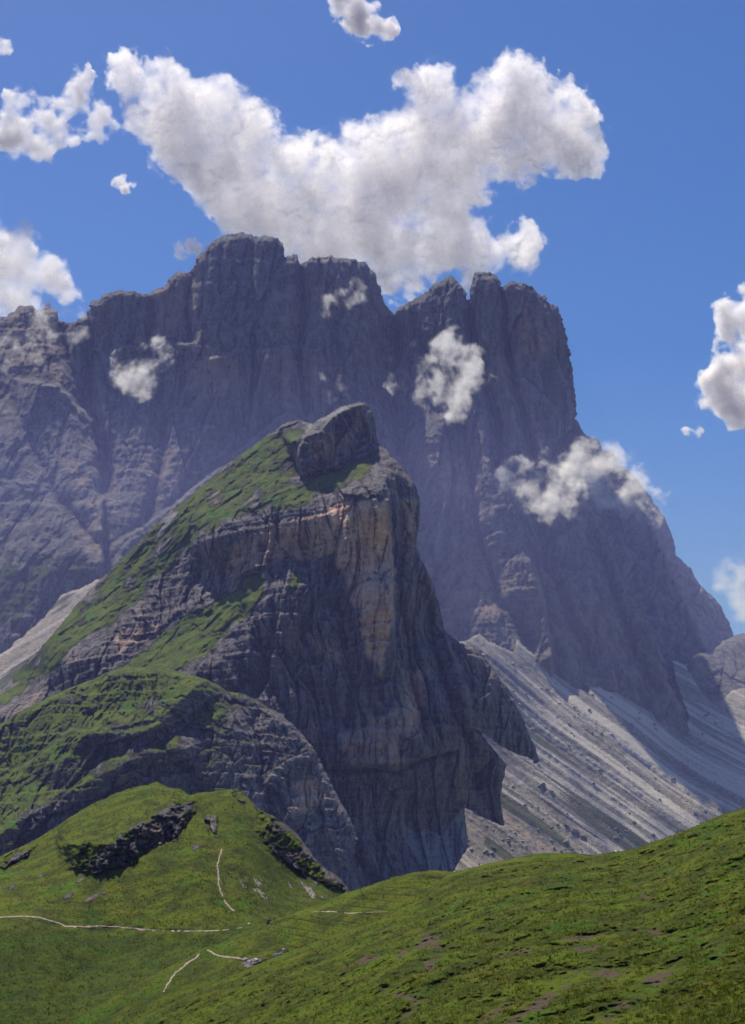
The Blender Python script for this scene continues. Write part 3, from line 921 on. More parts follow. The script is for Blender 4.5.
def r_lh(P, W, D):
    X, Y, Z = W
    r, s = hill_rock(P, X, Z)
    gr = -7 * fbm((X * .8 + Z * .6) / 34, (X * .6 - Z * .8) / 70, 91., 4) - 2.0 * ridged((X * .6 + Z * .8) / 9, (X * .8 - Z * .6) / 34, 93., 4) - 1.6 * fbm(X / 4, Z / 2.2, 94., 4, .65)
    rk = -3 * ridged(X / 11, Z / 13, 95., 5, .6) - 1.5 * fbm(X / 3, Z / 3, 96., 4, .65) - 4.0 * crag(X, Z, 11, 1.3, 73, 4, .6)
    t = sstep(0.2, .6, r * (.75 + 1.3 * fbm(X / 7, Z / 7, 297., 4, .6)))
    return gr * (1 - t) + rk * t - 1.0 * s


def m_lh(P, W, Nn):
    X, Y, Z = W
    r, s = hill_rock(P, X, Z)
    n = fbm(X / 14, Z / 8, 97., 5, .6)
    g = 1 - r * (0.60 + 1.6 * n + 1.3 * fbm(X / 7, Z / 7, 297., 4, .6))
    g = g - 1.3 * s
    strk = fbm((X * .75 + Z * .66) / 1.6, (X * .66 - Z * .75) / 11, 98., 4, .65)
    e1 = region(P, [(236, 866), (262, 880), (280, 905), (262, 900), (240, 885)], 4, 6, .1)
    e2 = region(P, [(262, 872), (300, 878), (330, 893), (318, 903), (285, 898)], 5, 6, .1)
    e3 = region(P, [(262, 835), (285, 850), (305, 868), (328, 888), (318, 888), (290, 870), (268, 850)], 2, 4, .1)
    e4 = region(P, [(202, 798), (214, 822), (222, 838), (210, 835)], 4, 7, .1)
    e = np.maximum.reduce([e1, e2 * .9, e3 * .9, e4 * .7])
    g = g - e * sstep(0.02, .22, strk) * 1.0
    pale = np.clip(e * 0.8 * sstep(0, .25, strk) + s * .3, 0, 1)
    soil = np.clip(sstep(.32, .6, n) * .5, 0, 1)
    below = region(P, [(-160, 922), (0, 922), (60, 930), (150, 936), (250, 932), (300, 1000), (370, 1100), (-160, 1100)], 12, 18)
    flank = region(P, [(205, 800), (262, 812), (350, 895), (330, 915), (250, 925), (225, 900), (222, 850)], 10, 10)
    deep = np.maximum(below * .8, flank * .45)  # shading of the lower half and right flank, painted into the grass
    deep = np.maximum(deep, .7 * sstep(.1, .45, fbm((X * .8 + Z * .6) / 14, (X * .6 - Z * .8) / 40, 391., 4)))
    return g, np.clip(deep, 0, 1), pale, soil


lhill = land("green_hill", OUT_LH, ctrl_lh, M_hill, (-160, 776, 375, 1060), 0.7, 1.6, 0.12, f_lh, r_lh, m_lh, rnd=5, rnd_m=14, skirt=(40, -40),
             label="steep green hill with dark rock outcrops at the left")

# ------------------------------------------------------------------ MIDDLE KNOLL
OUT_KN = [(20, 1060), (60, 1028), (110, 998), (150, 976), (180, 961), (207, 947), (225, 940), (250, 929), (268, 922), (290, 914), (318, 904), (345, 893), (370, 885), (395, 877), (415, 872), (435, 870),
          (455, 872), (475, 880), (500, 900), (520, 960), (520, 1100), (20, 1100)]
ctrl_kn = [(20, 1060, 400), (110, 998, 420), (207, 947, 430), (290, 914, 435), (345, 893, 440), (435, 870, 440), (500, 900, 430), (250, 960, 395), (350, 920, 400), (430, 900, 400),
           (160, 1000, 395), (200, 1040, 360), (350, 1000, 350), (500, 1000, 340), (50, 1100, 350), (520, 1100, 310), (300, 950, 392)]


def r_kn(P, W, D):
    X, Y, Z = W
    ter = Z + X * 0.10 + 1.2 * fbm(X / 22, Z / 9, 101., 3)
    t = np.abs(((ter / 1.9) % 1) - 0.5) * 2
    k = sstep(215, 300, P[0] + 0 * P[1])
    return -2.2 * fbm(X / 30, Z / 14, 102., 4) - k * 5.5 * beds(ter, 1.7, 3.0) * (0.6 + .9 * fbm(X / 14, Z / 6, 105., 3)) - 0.45 * fbm(X / 2.4, Z / 1.2, 103., 4, .6)


def m_kn(P, W, Nn):
    X, Y, Z = W
    n = fbm(X / 9, Z / 4, 104., 4, .6)
    bank = region(P, [(242, 963), (250, 958), (258, 957), (266, 962), (258, 967), (245, 968)], 1.5, 5, .1)
    rk = region(P, [(312, 911), (335, 910), (352, 913), (335, 914)], 1.5, 3, .1) + region(P, [(262, 950), (275, 946), (300, 948), (290, 956), (268, 958)], 2, 4, .1)
    return 1 - 1.1 * bank - .8 * rk * sstep(-.1, .3, n), 0.35 * sstep(300, 200, P[0]) + .5 * sstep(0, .5, n), np.clip(bank * (.5 + n) + rk, 0, 1), 0.5 * sstep(.3, .6, n)  # left flank shade painted into the grass through G, plus random patches


knoll = land("terraced_knoll", OUT_KN, ctrl_kn, M_hill, (20, 862, 525, 1060), 0.7, 1.2, 0.1,
             lambda P: step(P, [(245, 966), (262, 962), (275, 958), (296, 953)], 2.0, 9, 1.5) + groove(P, [(207, 950), (222, 957), (256, 962)], 1.0, 2.5),
             r_kn, m_kn, rnd=6, rnd_m=10, skirt=(40, -30), label="smooth green knoll with small grazing terraces")

OUT_K2 = [(420, 900), (440, 880), (453, 872), (475, 867), (490, 863), (507, 860), (520, 857), (533, 854), (545, 853), (556, 853), (575, 853), (592, 855), (620, 866), (640, 900), (640, 1000), (420, 1000)]
knoll2 = land("low_hump", OUT_K2, [(420, 900, 335), (453, 872, 345), (533, 854, 350), (592, 855, 350), (640, 900, 330), (500, 900, 310), (600, 900, 310), (420, 1000, 280), (640, 1000, 270)],
              M_hill, (415, 846, 645, 960), 0.7, 1.2, 0.1, None, r_kn, lambda P, W, Nn: (1, 0, 0, .2), rnd=6, rnd_m=8, skirt=(30, -30),
              label="low green hump just behind the foreground slope")

# ------------------------------------------------------------------ FOREGROUND SLOPE
OUT_FG = [(20, 1080), (80, 1044), (110, 1032), (130, 1023), (165, 1006), (200, 990), (230, 976), (255, 965), (285, 953), (320, 940), (360, 925), (392, 912), (420, 900), (445, 885), (468, 874), (487, 869), (507, 865),
          (545, 861), (586, 856), (604, 853), (616, 852), (632, 849), (647, 844), (668, 837), (680, 832), (690, 828), (704, 823), (716, 817), (731, 812), (745, 808), (800, 785), (900, 750), (900, 1200), (20, 1200)]
ctrl_fg = [(20, 1080, 270), (130, 1023, 268), (255, 965, 270), (360, 925, 272), (420, 900, 270), (468, 874, 275), (586, 856, 270), (647, 844, 262), (745, 808, 250), (900, 750, 240),
           (260, 1024, 215), (400, 960, 215), (400, 1024, 172), (560, 900, 225), (560, 960, 180), (560, 1024, 145), (700, 860, 220), (700, 930, 175), (700, 1024, 128), (745, 1024, 120), (745, 900, 180),
           (400, 1150, 120), (900, 1000, 110), (900, 1200, 75), (200, 1150, 150), (20, 1200, 170), (640, 1150, 90)]


def fg_soil(P):
    s = 0
    for line, w in [([(505, 1030), (540, 1005), (560, 985), (590, 970), (620, 972)], 7), ([(590, 1030), (625, 1005), (650, 985), (672, 968)], 9), ([(400, 955), (420, 945), (440, 938)], 4),
                    ([(560, 940), (600, 935), (640, 930), (690, 938), (720, 932)], 2.5), ([(425, 935), (440, 950), (430, 965)], 6), ([(380, 990), (420, 1000), (400, 1020)], 3.5),
                    ([(500, 998), (512, 1002), (480, 1022)], 3), ([(640, 895), (662, 905)], 3), ([(575, 950), (600, 945)], 3), ([(705, 950), (722, 944), (715, 960)], 4),
                    ([(330, 935), (345, 931)], 2), ([(360, 962), (380, 955)], 3), ([(500, 955), (530, 950)], 2.5), ([(684, 900), (700, 895)], 2)]:
        x = P[0] + 6 * fbm(P[0] * .06, P[1] * .12, 3., 4, .6)
        y = P[1] + 5 * fbm(P[0] * .06, P[1] * .12, 6., 4, .6)
        d, _, _ = polydist((x, y), line)
        s = np.maximum(s, np.exp(-(d / (w * 1.35)) ** 2))
    return s


def r_fg(P, W, D):
    X, Y, Z = W
    s = fg_soil(P)
    hum = np.abs(fbm(X / 5.0, Y / 12.0, Z / 4.0 + 111., 4, .6))
    tuft = np.abs(perlin(X / .9, Y / 3.0, Z / .7)) + .6 * np.abs(perlin(X / .42, Y / 1.6, Z / .35 + 9))
    return (-4.0 * fbm(X / 26, Y / 30, Z / 14 + 112., 3) - 5.5 * hum - 0.9 * ridged(X / 7, Y / 9, Z / 2.2, 4, .6)
            - 0.75 * tuft + 1.5 * s)


def m_fg(P, W, Nn):
    X, Y, Z = W
    s = fg_soil(P)
    n = fbm(X / 6, Y / 9, Z / 3 + 120., 5, .6)
    n3 = fbm(X / 1.6, Y / 4, Z / .9 + 130., 4, .65)
    s = np.maximum(s * (0.50 + 1.3 * n + .9 * n3), .7 * sstep(.34, .6, n))
    pale = 0.4 * sstep(.2, .5, fbm(X / 2, Y / 4, Z / 1.4, 4)) * s
    return 1 - pale, .8 * sstep(0.05, .5, fbm(X / 12, Y / 16, Z / 5 + 140., 4)), pale, np.clip(s, 0, 1)


fore = land("foreground_meadow", OUT_FG, ctrl_fg, M_near, (20, 742, 900, 1150), 0.7, 1.0, 0.25, None, r_fg, m_fg, rnd=5, rnd_m=6, skirt=(25, -18),
            label="hummocky grass slope with bare earth patches in the foreground")

# tufts of grass standing on the near slope
def tufts(L, n, seed, x0, y0, x1, y1, name, label, big=1.0, block=None):
    rng = np.random.RandomState(seed)
    X = rng.uniform(x0, x1, n); Y = rng.uniform(y0, y1, n)
    u = ((X - L.x0) / L.s).astype(int); v = ((Y - L.y0) / L.s).astype(int)
    ok = (u >= 0) & (v >= 0) & (u < L.keep.shape[1]) & (v < L.keep.shape[0])
    X, Y, u, v = X[ok], Y[ok], u[ok], v[ok]
    dens = fbm(X / 14, Y / 7, 201., 4, .6) + rng.uniform(-.5, .4, len(X)) - (.8 * fg_soil((X, Y)) if block is None else 3.0 * block((X, Y)))
    ok = L.keep[v, u] & (dens > -.12)
    X, Y, u, v = X[ok], Y[ok], u[ok], v[ok]
    D = L.D[v, u]
    bx_, by_, bz_ = world(X, Y, D)
    n = len(X)
    VV = []; FF = []; AA = []
    hh = big * rng.uniform(.14, .42, n) * (1 + .8 * np.clip(fbm(X / 20, Y / 10, 211., 3), -.6, 1))
    tone = np.clip(.5 + .9 * fbm(X / 9, Y / 5, 221., 3) + rng.uniform(-.3, .3, n), 0, 1)
    for b_ in range(5):
        a = rng.uniform(0, 6.283, n); lean = rng.uniform(.15, .9, n); w = big * rng.uniform(.03, .075, n)
        r0 = big * rng.uniform(0, .18, n)
        cx = bx_ + r0 * np.cos(a); cy = by_ + r0 * np.sin(a)
        h = hh * rng.uniform(.6, 1.1, n)
        tx = cx + np.cos(a) * lean * h; ty = cy + np.sin(a) * lean * h
        sx_, sy_ = -np.sin(a) * w, np.cos(a) * w
        base = sum(len(q) for q in VV)
        VV.append(np.stack([cx - sx_, cy - sy_, bz_ - .05], 1)); VV.append(np.stack([cx + sx_, cy + sy_, bz_ - .05], 1)); VV.append(np.stack([tx, ty, bz_ + h], 1))
        i = np.arange(n)
        FF.append(np.stack([base + i, base + n + i, base + 2 * n + i], 1))
        AA += [tone, tone, np.clip(tone + .25, 0, 1)]
    o = finish(name, np.concatenate(VV), np.concatenate(FF), [M_blade], {"tone": ('FLOAT', np.concatenate(AA))}, smooth=False)
    o["kind"] = "stuff"; o["label"] = label
    return o


def blade_mat():
    m, nt = mat("grass_blade")
    at = N(nt, 'ShaderNodeAttribute', attribute_name="tone")
    c = mixc(nt, at.outputs['Fac'], (0.026, 0.042, 0.002), (0.19, 0.21, 0.02))
    d = nt.nodes.new('ShaderNodeBsdfDiffuse'); nt.links.new(c, d.inputs[0])
    t = nt.nodes.new('ShaderNodeBsdfTranslucent'); nt.links.new(c, t.inputs[0])
    mx = nt.nodes.new('ShaderNodeMixShader'); mx.inputs[0].default_value = .4
    nt.links.new(d.outputs[0], mx.inputs[1]); nt.links.new(t.outputs[0], mx.inputs[2])
    o = nt.nodes.new('ShaderNodeOutputMaterial'); nt.links.new(mx.outputs[0], o.inputs[0])
    return m


M_blade = blade_mat()
tufts(fore, 80000, 5, 60, 800, 820, 1110, "grass", "tufts of alpine grass on the foreground slope")


def bare_hill(P):
    r, sm = hill_rock(P, None, None)
    out = np.maximum(r, sm)
    for ln in PATHS_HILL:
        d, _, _ = polydist(P, ln)
        out = np.maximum(out, np.exp(-(d / 1.8) ** 2))
    return out


PATHS_HILL = [[(-20, 917), (6, 917), (20, 916), (38, 917), (52, 921), (66, 926), (84, 927), (128, 928), (205, 931), (250, 925)],
              [(222, 849), (217, 866), (218, 884), (226, 903), (234, 911)],
              [(163, 992), (174, 974), (200, 954)], [(207, 950), (224, 957), (256, 963)], [(312, 912), (384, 912)]]
tufts(lhill, 42000, 6, -60, 780, 345, 1030, "grass", "tussocks on the green hill", 2.0, bare_hill)
tufts(knoll, 22000, 7, 60, 868, 480, 1030, "grass", "tussocks on the terraced knoll", 1.5, bare_hill)

# valley floor reaching past everything
V = []; NV = 60
gxx, gyy = np.meshgrid(np.linspace(-9000, 9000, NV), np.linspace(-600, 16000, NV))
zz = -260 + 60 * fbm(gxx / 2500, gyy / 2500, 4.0, 3)
idx = np.arange(NV * NV).reshape(NV, NV)
fc = np.stack([idx[:-1, :-1].ravel(), idx[:-1, 1:].ravel(), idx[1:, 1:].ravel(), idx[1:, :-1].ravel()], 1)
g = finish("ground", np.stack([gxx.ravel(), gyy.ravel(), zz.ravel()], 1), fc, [M_hill], {"mask": ('FLOAT_COLOR', np.tile([1, 0, 0, 0.], (NV * NV, 1)))})
g["kind"] = "structure"


# ------------------------------------------------------------------ PATHS
def path_material():
    m, nt = mat("trodden_limestone")
    v = mapped(nt, (1, 1, 1))
    n = noise(nt, v, 1.2, 6, .7)
    c = mixc(nt, ramp(nt, n, .35, .65), (0.20, 0.135, 0.085), (0.46, 0.35, 0.26))
    b = nt.nodes.new('ShaderNodeBsdfPrincipled'); b.inputs['Roughness'].default_value = .95
    nt.links.new(c, b.inputs['Base Color'])
    o = nt.nodes.new('ShaderNodeOutputMaterial'); nt.links.new(b.outputs[0], o.inputs[0])
    return m


M_path = path_material()


def path(L, pts, w0, label, gap=0.0, seed=0):
    rng = random.Random(seed)
    pts = np.asarray(pts, float)
    seg = np.hypot(*(pts[1:] - pts[:-1]).T)
    cum = np.concatenate([[0], np.cumsum(seg)])
    n = max(3, int(cum[-1] / 1.2))
    t = np.linspace(0, cum[-1], n)
    xs = np.interp(t, cum, pts[:, 0]); ys = np.interp(t, cum, pts[:, 1])
    xs = xs + 3.4 * fbm(t * .12, 0 * t + seed, 0 * t, 3); ys = ys + 0.7 * fbm(t * .12, 0 * t + seed, 0 * t + 4, 3)
    c = np.array([on(L, x, y) for x, y in zip(xs, ys)])
    wid = w0 * 1.25 * (0.5 + 1.7 * np.abs(fbm(t * .15, 0 * t + seed, 0 * t + 8, 4)))
    VV = []; FF = []
    tx = np.gradient(xs); ty = np.gradient(ys)
    tl = np.hypot(tx, ty) + 1e-6
    for i in range(n):
        D = c[i][1]
        for s in (-1, -.3, .3, 1):
            nxp = -ty[i] / tl[i] * s * wid[i]; nyp = tx[i] / tl[i] * s * wid[i]
            q = on(L, xs[i] + nxp, ys[i] + nyp)
            q = q * (1 - (0.35 if abs(s) < .5 else 0.12) / D * 1.0)
            VV.append(q)
    for i in range(n - 1):
        if gap and fbm(np.float32(t[i] * .09), np.float32(seed + 5.0), np.float32(1.0), 3) > gap:
            continue
        for k in range(3):
            a = i * 4 + k
            FF.append((a, a + 1, a + 5, a + 4))
    o = finish("path", np.array(VV), FF, [M_path], {})
    o["kind"] = "structure"; o["label"] = label
    return o


path(lhill, [(-20, 917), (6, 917), (20, 916), (38, 917), (52, 921), (66, 926), (84, 927), (100, 926), (128, 928), (150, 930)], .8, "pale path crossing the green hill from the left edge", .25, 1)
path(lhill, [(150, 930), (180, 931), (205, 931), (225, 930), (240, 928), (250, 925)], .55, "narrow broken path in the hollow of the green hill", .05, 2)
path(lhill, [(222, 849), (219, 858), (217, 866), (219, 875), (218, 884), (221, 893), (226, 903), (234, 911)], 0.9, "pale path climbing to the saddle of the green hill", .3, 3)
path(knoll, [(163, 992), (167, 985), (174, 974), (184, 966), (200, 954)], 0.8, "pale path running down the left side of the knoll", 0, 4)
path(knoll, [(207, 950), (214, 954), (224, 957), (238, 958), (246, 960), (256, 963)], 0.9, "pale path bending right below the knoll", 0, 5)
path(knoll, [(312, 912), (330, 911.5), (352, 913), (384, 912)], .45, "faint terrace path on the flank of the knoll", .1, 6)


# ------------------------------------------------------------------ BOULDERS
def rock_mat(name, a, b, s):
    m, nt = mat(name)
    v = mapped(nt, (1, 1, 1))
    n = noise(nt, v, 2.0 / s, 7, .7)
    c = mixc(nt, ramp(nt, n, .3, .7), a, b)
    bs = nt.nodes.new('ShaderNodeBsdfPrincipled'); bs.inputs['Roughness'].default_value = .9
    nt.links.new(c, bs.inputs['Base Color'])
    bp = nt.nodes.new('ShaderNodeBump'); bp.inputs['Distance'].default_value = .2 * s
    nt.links.new(n, bp.inputs['Height']); nt.links.new(bp.outputs[0], bs.inputs['Normal'])
    o = nt.nodes.new('ShaderNodeOutputMaterial'); nt.links.new(bs.outputs[0], o.inputs[0])
    return m


M_rd = rock_mat("dark_rock", (0.06, 0.055, 0.055), (0.19, 0.18, 0.18), 2.0)
M_rp = rock_mat("pale_rock", (0.3, 0.26, 0.23), (0.6, 0.55, 0.5), 1.0)
M_rs = rock_mat("scree_rock", (0.14, 0.125, 0.115), (0.36, 0.32, 0.29), 6.0)


def boulder_mesh(seed, size, mt, sub=3):
    import bmesh
    rng = np.random.RandomState(seed)
    bm = bmesh.new()
    bmesh.ops.create_icosphere(bm, subdivisions=sub, radius=1.0)
    co = np.array([v.co[:] for v in bm.verts])
    # chop with planes for facets
    for k in range(11):
        nrm = rng.normal(size=3); nrm /= np.linalg.norm(nrm)
        dd = co @ nrm - rng.uniform(.45, .8)
        co = co - np.clip(dd, 0, None)[:, None] * nrm
    co = co * (1 + .12 * fbm(co[:, 0] * 2 + seed, co[:, 1] * 2, co[:, 2] * 2, 4))[:, None]
    co = co * np.asarray(size) * 0.6
    for v, c in zip(bm.verts, co):
        v.co = c
    me = bpy.data.meshes.new("boulder")
    bm.to_mesh(me); bm.free()
    me.materials.append(mt)
    return me


def put_boulder(me, L, px, py, label, group=None, rz=0.0, sink=0.25, ry=0.0):
    p = on(L, px, py)
    o = bpy.data.objects.new("boulder", me)
    COL.objects.link(o)
    h = max(v.co.z for v in me.vertices)
    o.location = (p[0], p[1], p[2] + h * (1 - 2 * sink))
    o.rotation_euler = (0, ry, rz)
    o["label"] = label; o["category"] = "boulder"
    if group:
        o["group"] = group
    return o


put_boulder(boulder_mesh(3, (1.0, 1.0, 1.9), M_rd, 3), knoll, 268, 924, "dark upright boulder standing on the crest of the knoll by the path", ry=0.25)
put_boulder(boulder_mesh(5, (.30, .30, .30), M_rp, 3), fore, 287, 1002, "small white rock lying in the foreground grass beside a dark stone")
put_boulder(boulder_mesh(6, (.36, .36, .36), M_rd, 3), fore, 292, 998, "small dark stone in the foreground grass just right of the white rock")
for i, (x, y, s, txt) in enumerate([
    (246, 961, 1.2, "pale pinkish rock at the bank end nearest the bent path"), (252, 962, 1.0, "pale pinkish rock second along the bank from the bent path"),
    (257, 961, 1.3, "blocky pale rock in the middle of the bank on the knoll"), (276, 957, 1.1, "pale rock at the right end of the bank on the knoll"),
    (249, 925, 1.0, "pale rock beside the crest where the broken path meets the knoll")]):
    put_boulder(boulder_mesh(20 + i, (s * 1.3, s, s * .8), M_rp, 3), knoll if y > 930 else lhill, x, y, txt, "pale rocks around the knoll", rz=i)

rb = [boulder_mesh(40 + i, (1.5, 1.2, .9), M_rs, 3) for i in range(5)]
SB = [(547, 690, 7, "dark boulder high on the scree below the first cliff notch"), (526, 694, 5, "small dark boulder on the upper scree right of the middle peak"),
      (542, 786, 9, "big dark boulder low on the scree just above the foreground hill"), (551, 792, 8, "dark block beside the biggest boulder low on the scree"),
      (574, 832, 9, "dark boulder in the cluster right above the low hump"), (583, 838, 7, "second dark boulder in the cluster right above the low hump"),
      (566, 826, 7, "upper dark boulder in the cluster right above the low hump"), (615, 838, 6, "dark boulder near the grass edge in the centre of the scree"),
      (622, 724, 6, "dark boulder in the shadowed scree under the cliff"), (612, 735, 5, "small dark boulder under the shadowed scree band"),
      (706, 716, 8, "dark boulder on the far right scree beneath the spur"), (698, 702, 7, "dark boulder tucked against the foot of the spur"),
      (716, 724, 6, "dark boulder lowest of the group on the far right scree"), (493, 848, 5, "small dark stone low on the scree near the shadow edge"),
      (508, 842, 5, "small dark stone low on the scree left of the low hump"), (724, 810, 6, "dark boulder at the right end of the scree above the meadow"),
      (660, 800, 5, "small dark boulder on the striped scree above the meadow"), (600, 770, 5, "small dark boulder in the middle of the striped scree")]
for i, (x, y, s, txt) in enumerate(SB):
    o = put_boulder(rb[i % 5], scree, x, y, txt, "boulders scattered on the scree", rz=i * 1.7)
    o.scale = (s, s, s)
    o.location.z += 0.1 * s


# loose stones on the scree, too many to count
def rubble(L, n, seed, box, smin, smax, mt, label):
    rng = np.random.RandomState(seed)
    X = rng.uniform(box[0], box[2], n); Y = rng.uniform(box[1], box[3], n)
    u = ((X - L.x0) / L.s).astype(int); v = ((Y - L.y0) / L.s).astype(int)
    ok = (u >= 0) & (v >= 0) & (u < L.keep.shape[1]) & (v < L.keep.shape[0])
    X, Y, u, v = X[ok], Y[ok], u[ok], v[ok]
    D = L.D[v, u]
    a, b = scree_uv(world(X, Y, D))
    dn = fbm(b / 30, a / 260, 301., 4, .6) + .5 * fbm(X / 16, Y / 16, 305., 3)
    ok = L.keep[v, u] & (dn + rng.uniform(-.35, .25, len(X)) > .12)
    X, Y, D = X[ok], Y[ok], D[ok]
    bx_, by_, bz_ = world(X, Y, D); n = len(X)
    oc = np.array([(1, 0, 0), (-1, 0, 0), (0, 1, 0), (0, -1, 0), (0, 0, 1), (0, 0, -1)], float)
    of = np.array([(0, 2, 4), (2, 1, 4), (1, 3, 4), (3, 0, 4), (2, 0, 5), (1, 2, 5), (3, 1, 5), (0, 3, 5)])
    size = smin + (smax - smin) * rng.uniform(0, 1, n) ** 5
    V = oc[None] * rng.uniform(.55, 1.3, (n, 6, 1)) * size[:, None, None] + rng.normal(0, .18, (n, 6, 3)) * size[:, None, None]
    V = V + np.stack([bx_, by_, bz_], 1)[:, None]
    FF = (of[None] + 6 * np.arange(n)[:, None, None]).reshape(-1, 3)
    o = finish("rubble", V.reshape(-1, 3), FF, [mt], {}, smooth=False)
    o["kind"] = "stuff"; o["label"] = label


rubble(scree, 8000, 3, (440, 640, 860, 900), .9, 5.0, M_rs, "loose stones strewn over the right scree slope")
rubble(scree_l, 1500, 4, (-100, 580, 110, 760), .9, 4.0, M_rs, "loose stones in the left gully")

# ------------------------------------------------------------------ CLOUDS
def cloud_material(name, white=(0.90, 0.87, 0.88), deep=(0.66, 0.64, 0.69), dens=1.0, fine=60.0):
    m, nt = mat(name)
    L = nt.links
    at = N(nt, 'ShaderNodeAttribute', attribute_name="mask")
    sep = nt.nodes.new('ShaderNodeSeparateColor'); L.new(at.outputs['Color'], sep.inputs[0])
    a, th = sep.outputs[0], sep.outputs[1]
    v = mapped(nt, (1, 1, 1))
    n = noise(nt, v, 1 / fine, 6, .55)
    al = math_(nt, 'ADD', a, math_(nt, 'MULTIPLY', math_(nt, 'MULTIPLY', math_(nt, 'SUBTRACT', n, .5), 0.9), math_(nt, 'SUBTRACT', 1.0, a)), clamp=True)
    al = math_(nt, 'MULTIPLY', al, ramp(nt, a, 0.0, 0.12))
    al = math_(nt, 'MULTIPLY', al, dens)
    c = mixc(nt, th, white, deep)  # thick cores painted greyer for light lost inside the cloud
    di = nt.nodes.new('ShaderNodeBsdfDiffuse'); L.new(c, di.inputs[0])
    tr = nt.nodes.new('ShaderNodeBsdfTranslucent'); L.new(c, tr.inputs[0])
    mx = nt.nodes.new('ShaderNodeMixShader'); mx.inputs[0].default_value = .70
    L.new(di.outputs[0], mx.inputs[1]); L.new(tr.outputs[0], mx.inputs[2])
    tp = nt.nodes.new('ShaderNodeBsdfTransparent')
    m2 = nt.nodes.new('ShaderNodeMixShader')
    L.new(al, m2.inputs[0]); L.new(tp.outputs[0], m2.inputs[1]); L.new(mx.outputs[0], m2.inputs[2])
    o = nt.nodes.new('ShaderNodeOutputMaterial'); L.new(m2.outputs[0], o.inputs[0])
    return m


M_cs = cloud_material("sky_cloud_vapour", fine=70.)
M_cm = cloud_material("mountain_mist_vapour", fine=30., dens=1.0, white=(.95, .93, .94), deep=(.8, .79, .83))


def cloud(label, blobs, D, material, noise_px=34.0, k=1.0, thr=0.30, soft=0.35, puff=0.06, seed=0.0, warp=12.0, st=1.0, aniso=(1, 1, 0), group=None, maxa=1.0, layers=10, tilt=.55, rgh=.53, grow=1.32):
    b = np.asarray([tuple(q) + (1.0,) * (4 - len(q)) for q in blobs], float)
    r = b[:, 2].max()
    pad = 14 + .4 * r
    x0, x1 = (b[:, 0] - b[:, 2]).min() - pad, (b[:, 0] + b[:, 2]).max() + pad
    y0, y1 = (b[:, 1] - b[:, 2]).min() - pad, (b[:, 1] + b[:, 2]).max() + pad
    nx, ny = int((x1 - x0) / st) + 1, int((y1 - y0) / st) + 1
    gx, gy = np.meshgrid(x0 + np.arange(nx) * st, y0 + np.arange(ny) * st)
    wx = gx + warp * fbm(gx / 22, gy / 22, seed + .3, 5, .68)
    wy = gy + warp * fbm(gx / 22, gy / 22, seed + 6.3, 5, .68)
    Fd = np.zeros_like(gx)
    for q in b:
        rr = ((wx - q[0]) ** 2 + (wy - q[1]) ** 2) / (q[2] * grow) ** 2
        w = q[3] if len(q) > 3 else 1.0
        Fd = Fd + w * np.clip(1 - rr, 0, 1) ** 1.5
    Fd = 1 - np.exp(-1.3 * Fd)
    ang = math.radians(aniso[2])
    u = (gx * math.cos(ang) + gy * math.sin(ang)) / aniso[0]
    v = (-gx * math.sin(ang) + gy * math.cos(ang)) / aniso[1]
    span = (x1 - x0) / F * D
    zc = world(372.5, (y0 + y1) / 2, D)[2]
    Vs, Fs, As = [], [], []
    off = 0
    broad = fbm(wx / 60, wy / 60, seed + 9, 3, .5)
    for q_, yi in enumerate(np.linspace(-1, 1, layers)):
        zz_ = yi * .40 + seed
        nz = fbm(u / noise_px, v / noise_px, zz_ + 1.0, 7, rgh)
        nf = fbm(u / 12, v / 12, zz_ * 1.6 + 31.0, 4, .5)
        den = Fd * (1.0 - .30 * yi * yi) - thr + k * (1.0 * nz + .22 * nf) * (1 - 0.40 * Fd) * sstep(0.0, .2, Fd)
        alpha = (1 - np.exp(-1.5 * (np.clip(den, 0, None) / soft) ** 1.45)) * maxa
        thick = np.clip(sstep(.3, 1.0, den) * (0.6 + 1.2 * broad), 0, 1)
        W0 = world(gx, gy, D)
        Dd = D + yi * puff * span - tilt * (W0[2] - zc) + .02 * span * broad
        W = world(gx, gy, Dd)
        keep = alpha > 0.012
        cell = keep[:-1, :-1] | keep[1:, :-1] | keep[:-1, 1:] | keep[1:, 1:]
        if not cell.any():
            continue
        kv = np.zeros_like(keep)
        kv[:-1, :-1] |= cell; kv[1:, :-1] |= cell; kv[:-1, 1:] |= cell; kv[1:, 1:] |= cell
        idx = -np.ones(kv.shape, np.int64); idx[kv] = np.arange(kv.sum()) + off
        c = np.argwhere(cell); i, j = c[:, 0], c[:, 1]
        Fs.append(np.stack([idx[i, j], idx[i + 1, j], idx[i + 1, j + 1], idx[i, j + 1]], 1))
        As.append(np.stack([alpha[kv], thick[kv], 0 * thick[kv], 0 * thick[kv] + 1], 1))
        Vs.append(np.stack([W[0][kv], W[1][kv], W[2][kv]], 1))
        off += int(kv.sum())
    print('cloud', off, round(time.time() - T0, 1))
    o = finish("cloud", np.concatenate(Vs), np.concatenate(Fs), [material], {"mask": ('FLOAT_COLOR', np.concatenate(As))})
    o["label"] = label; o["category"] = "cloud"
    if group:
        o["group"] = group
    return o


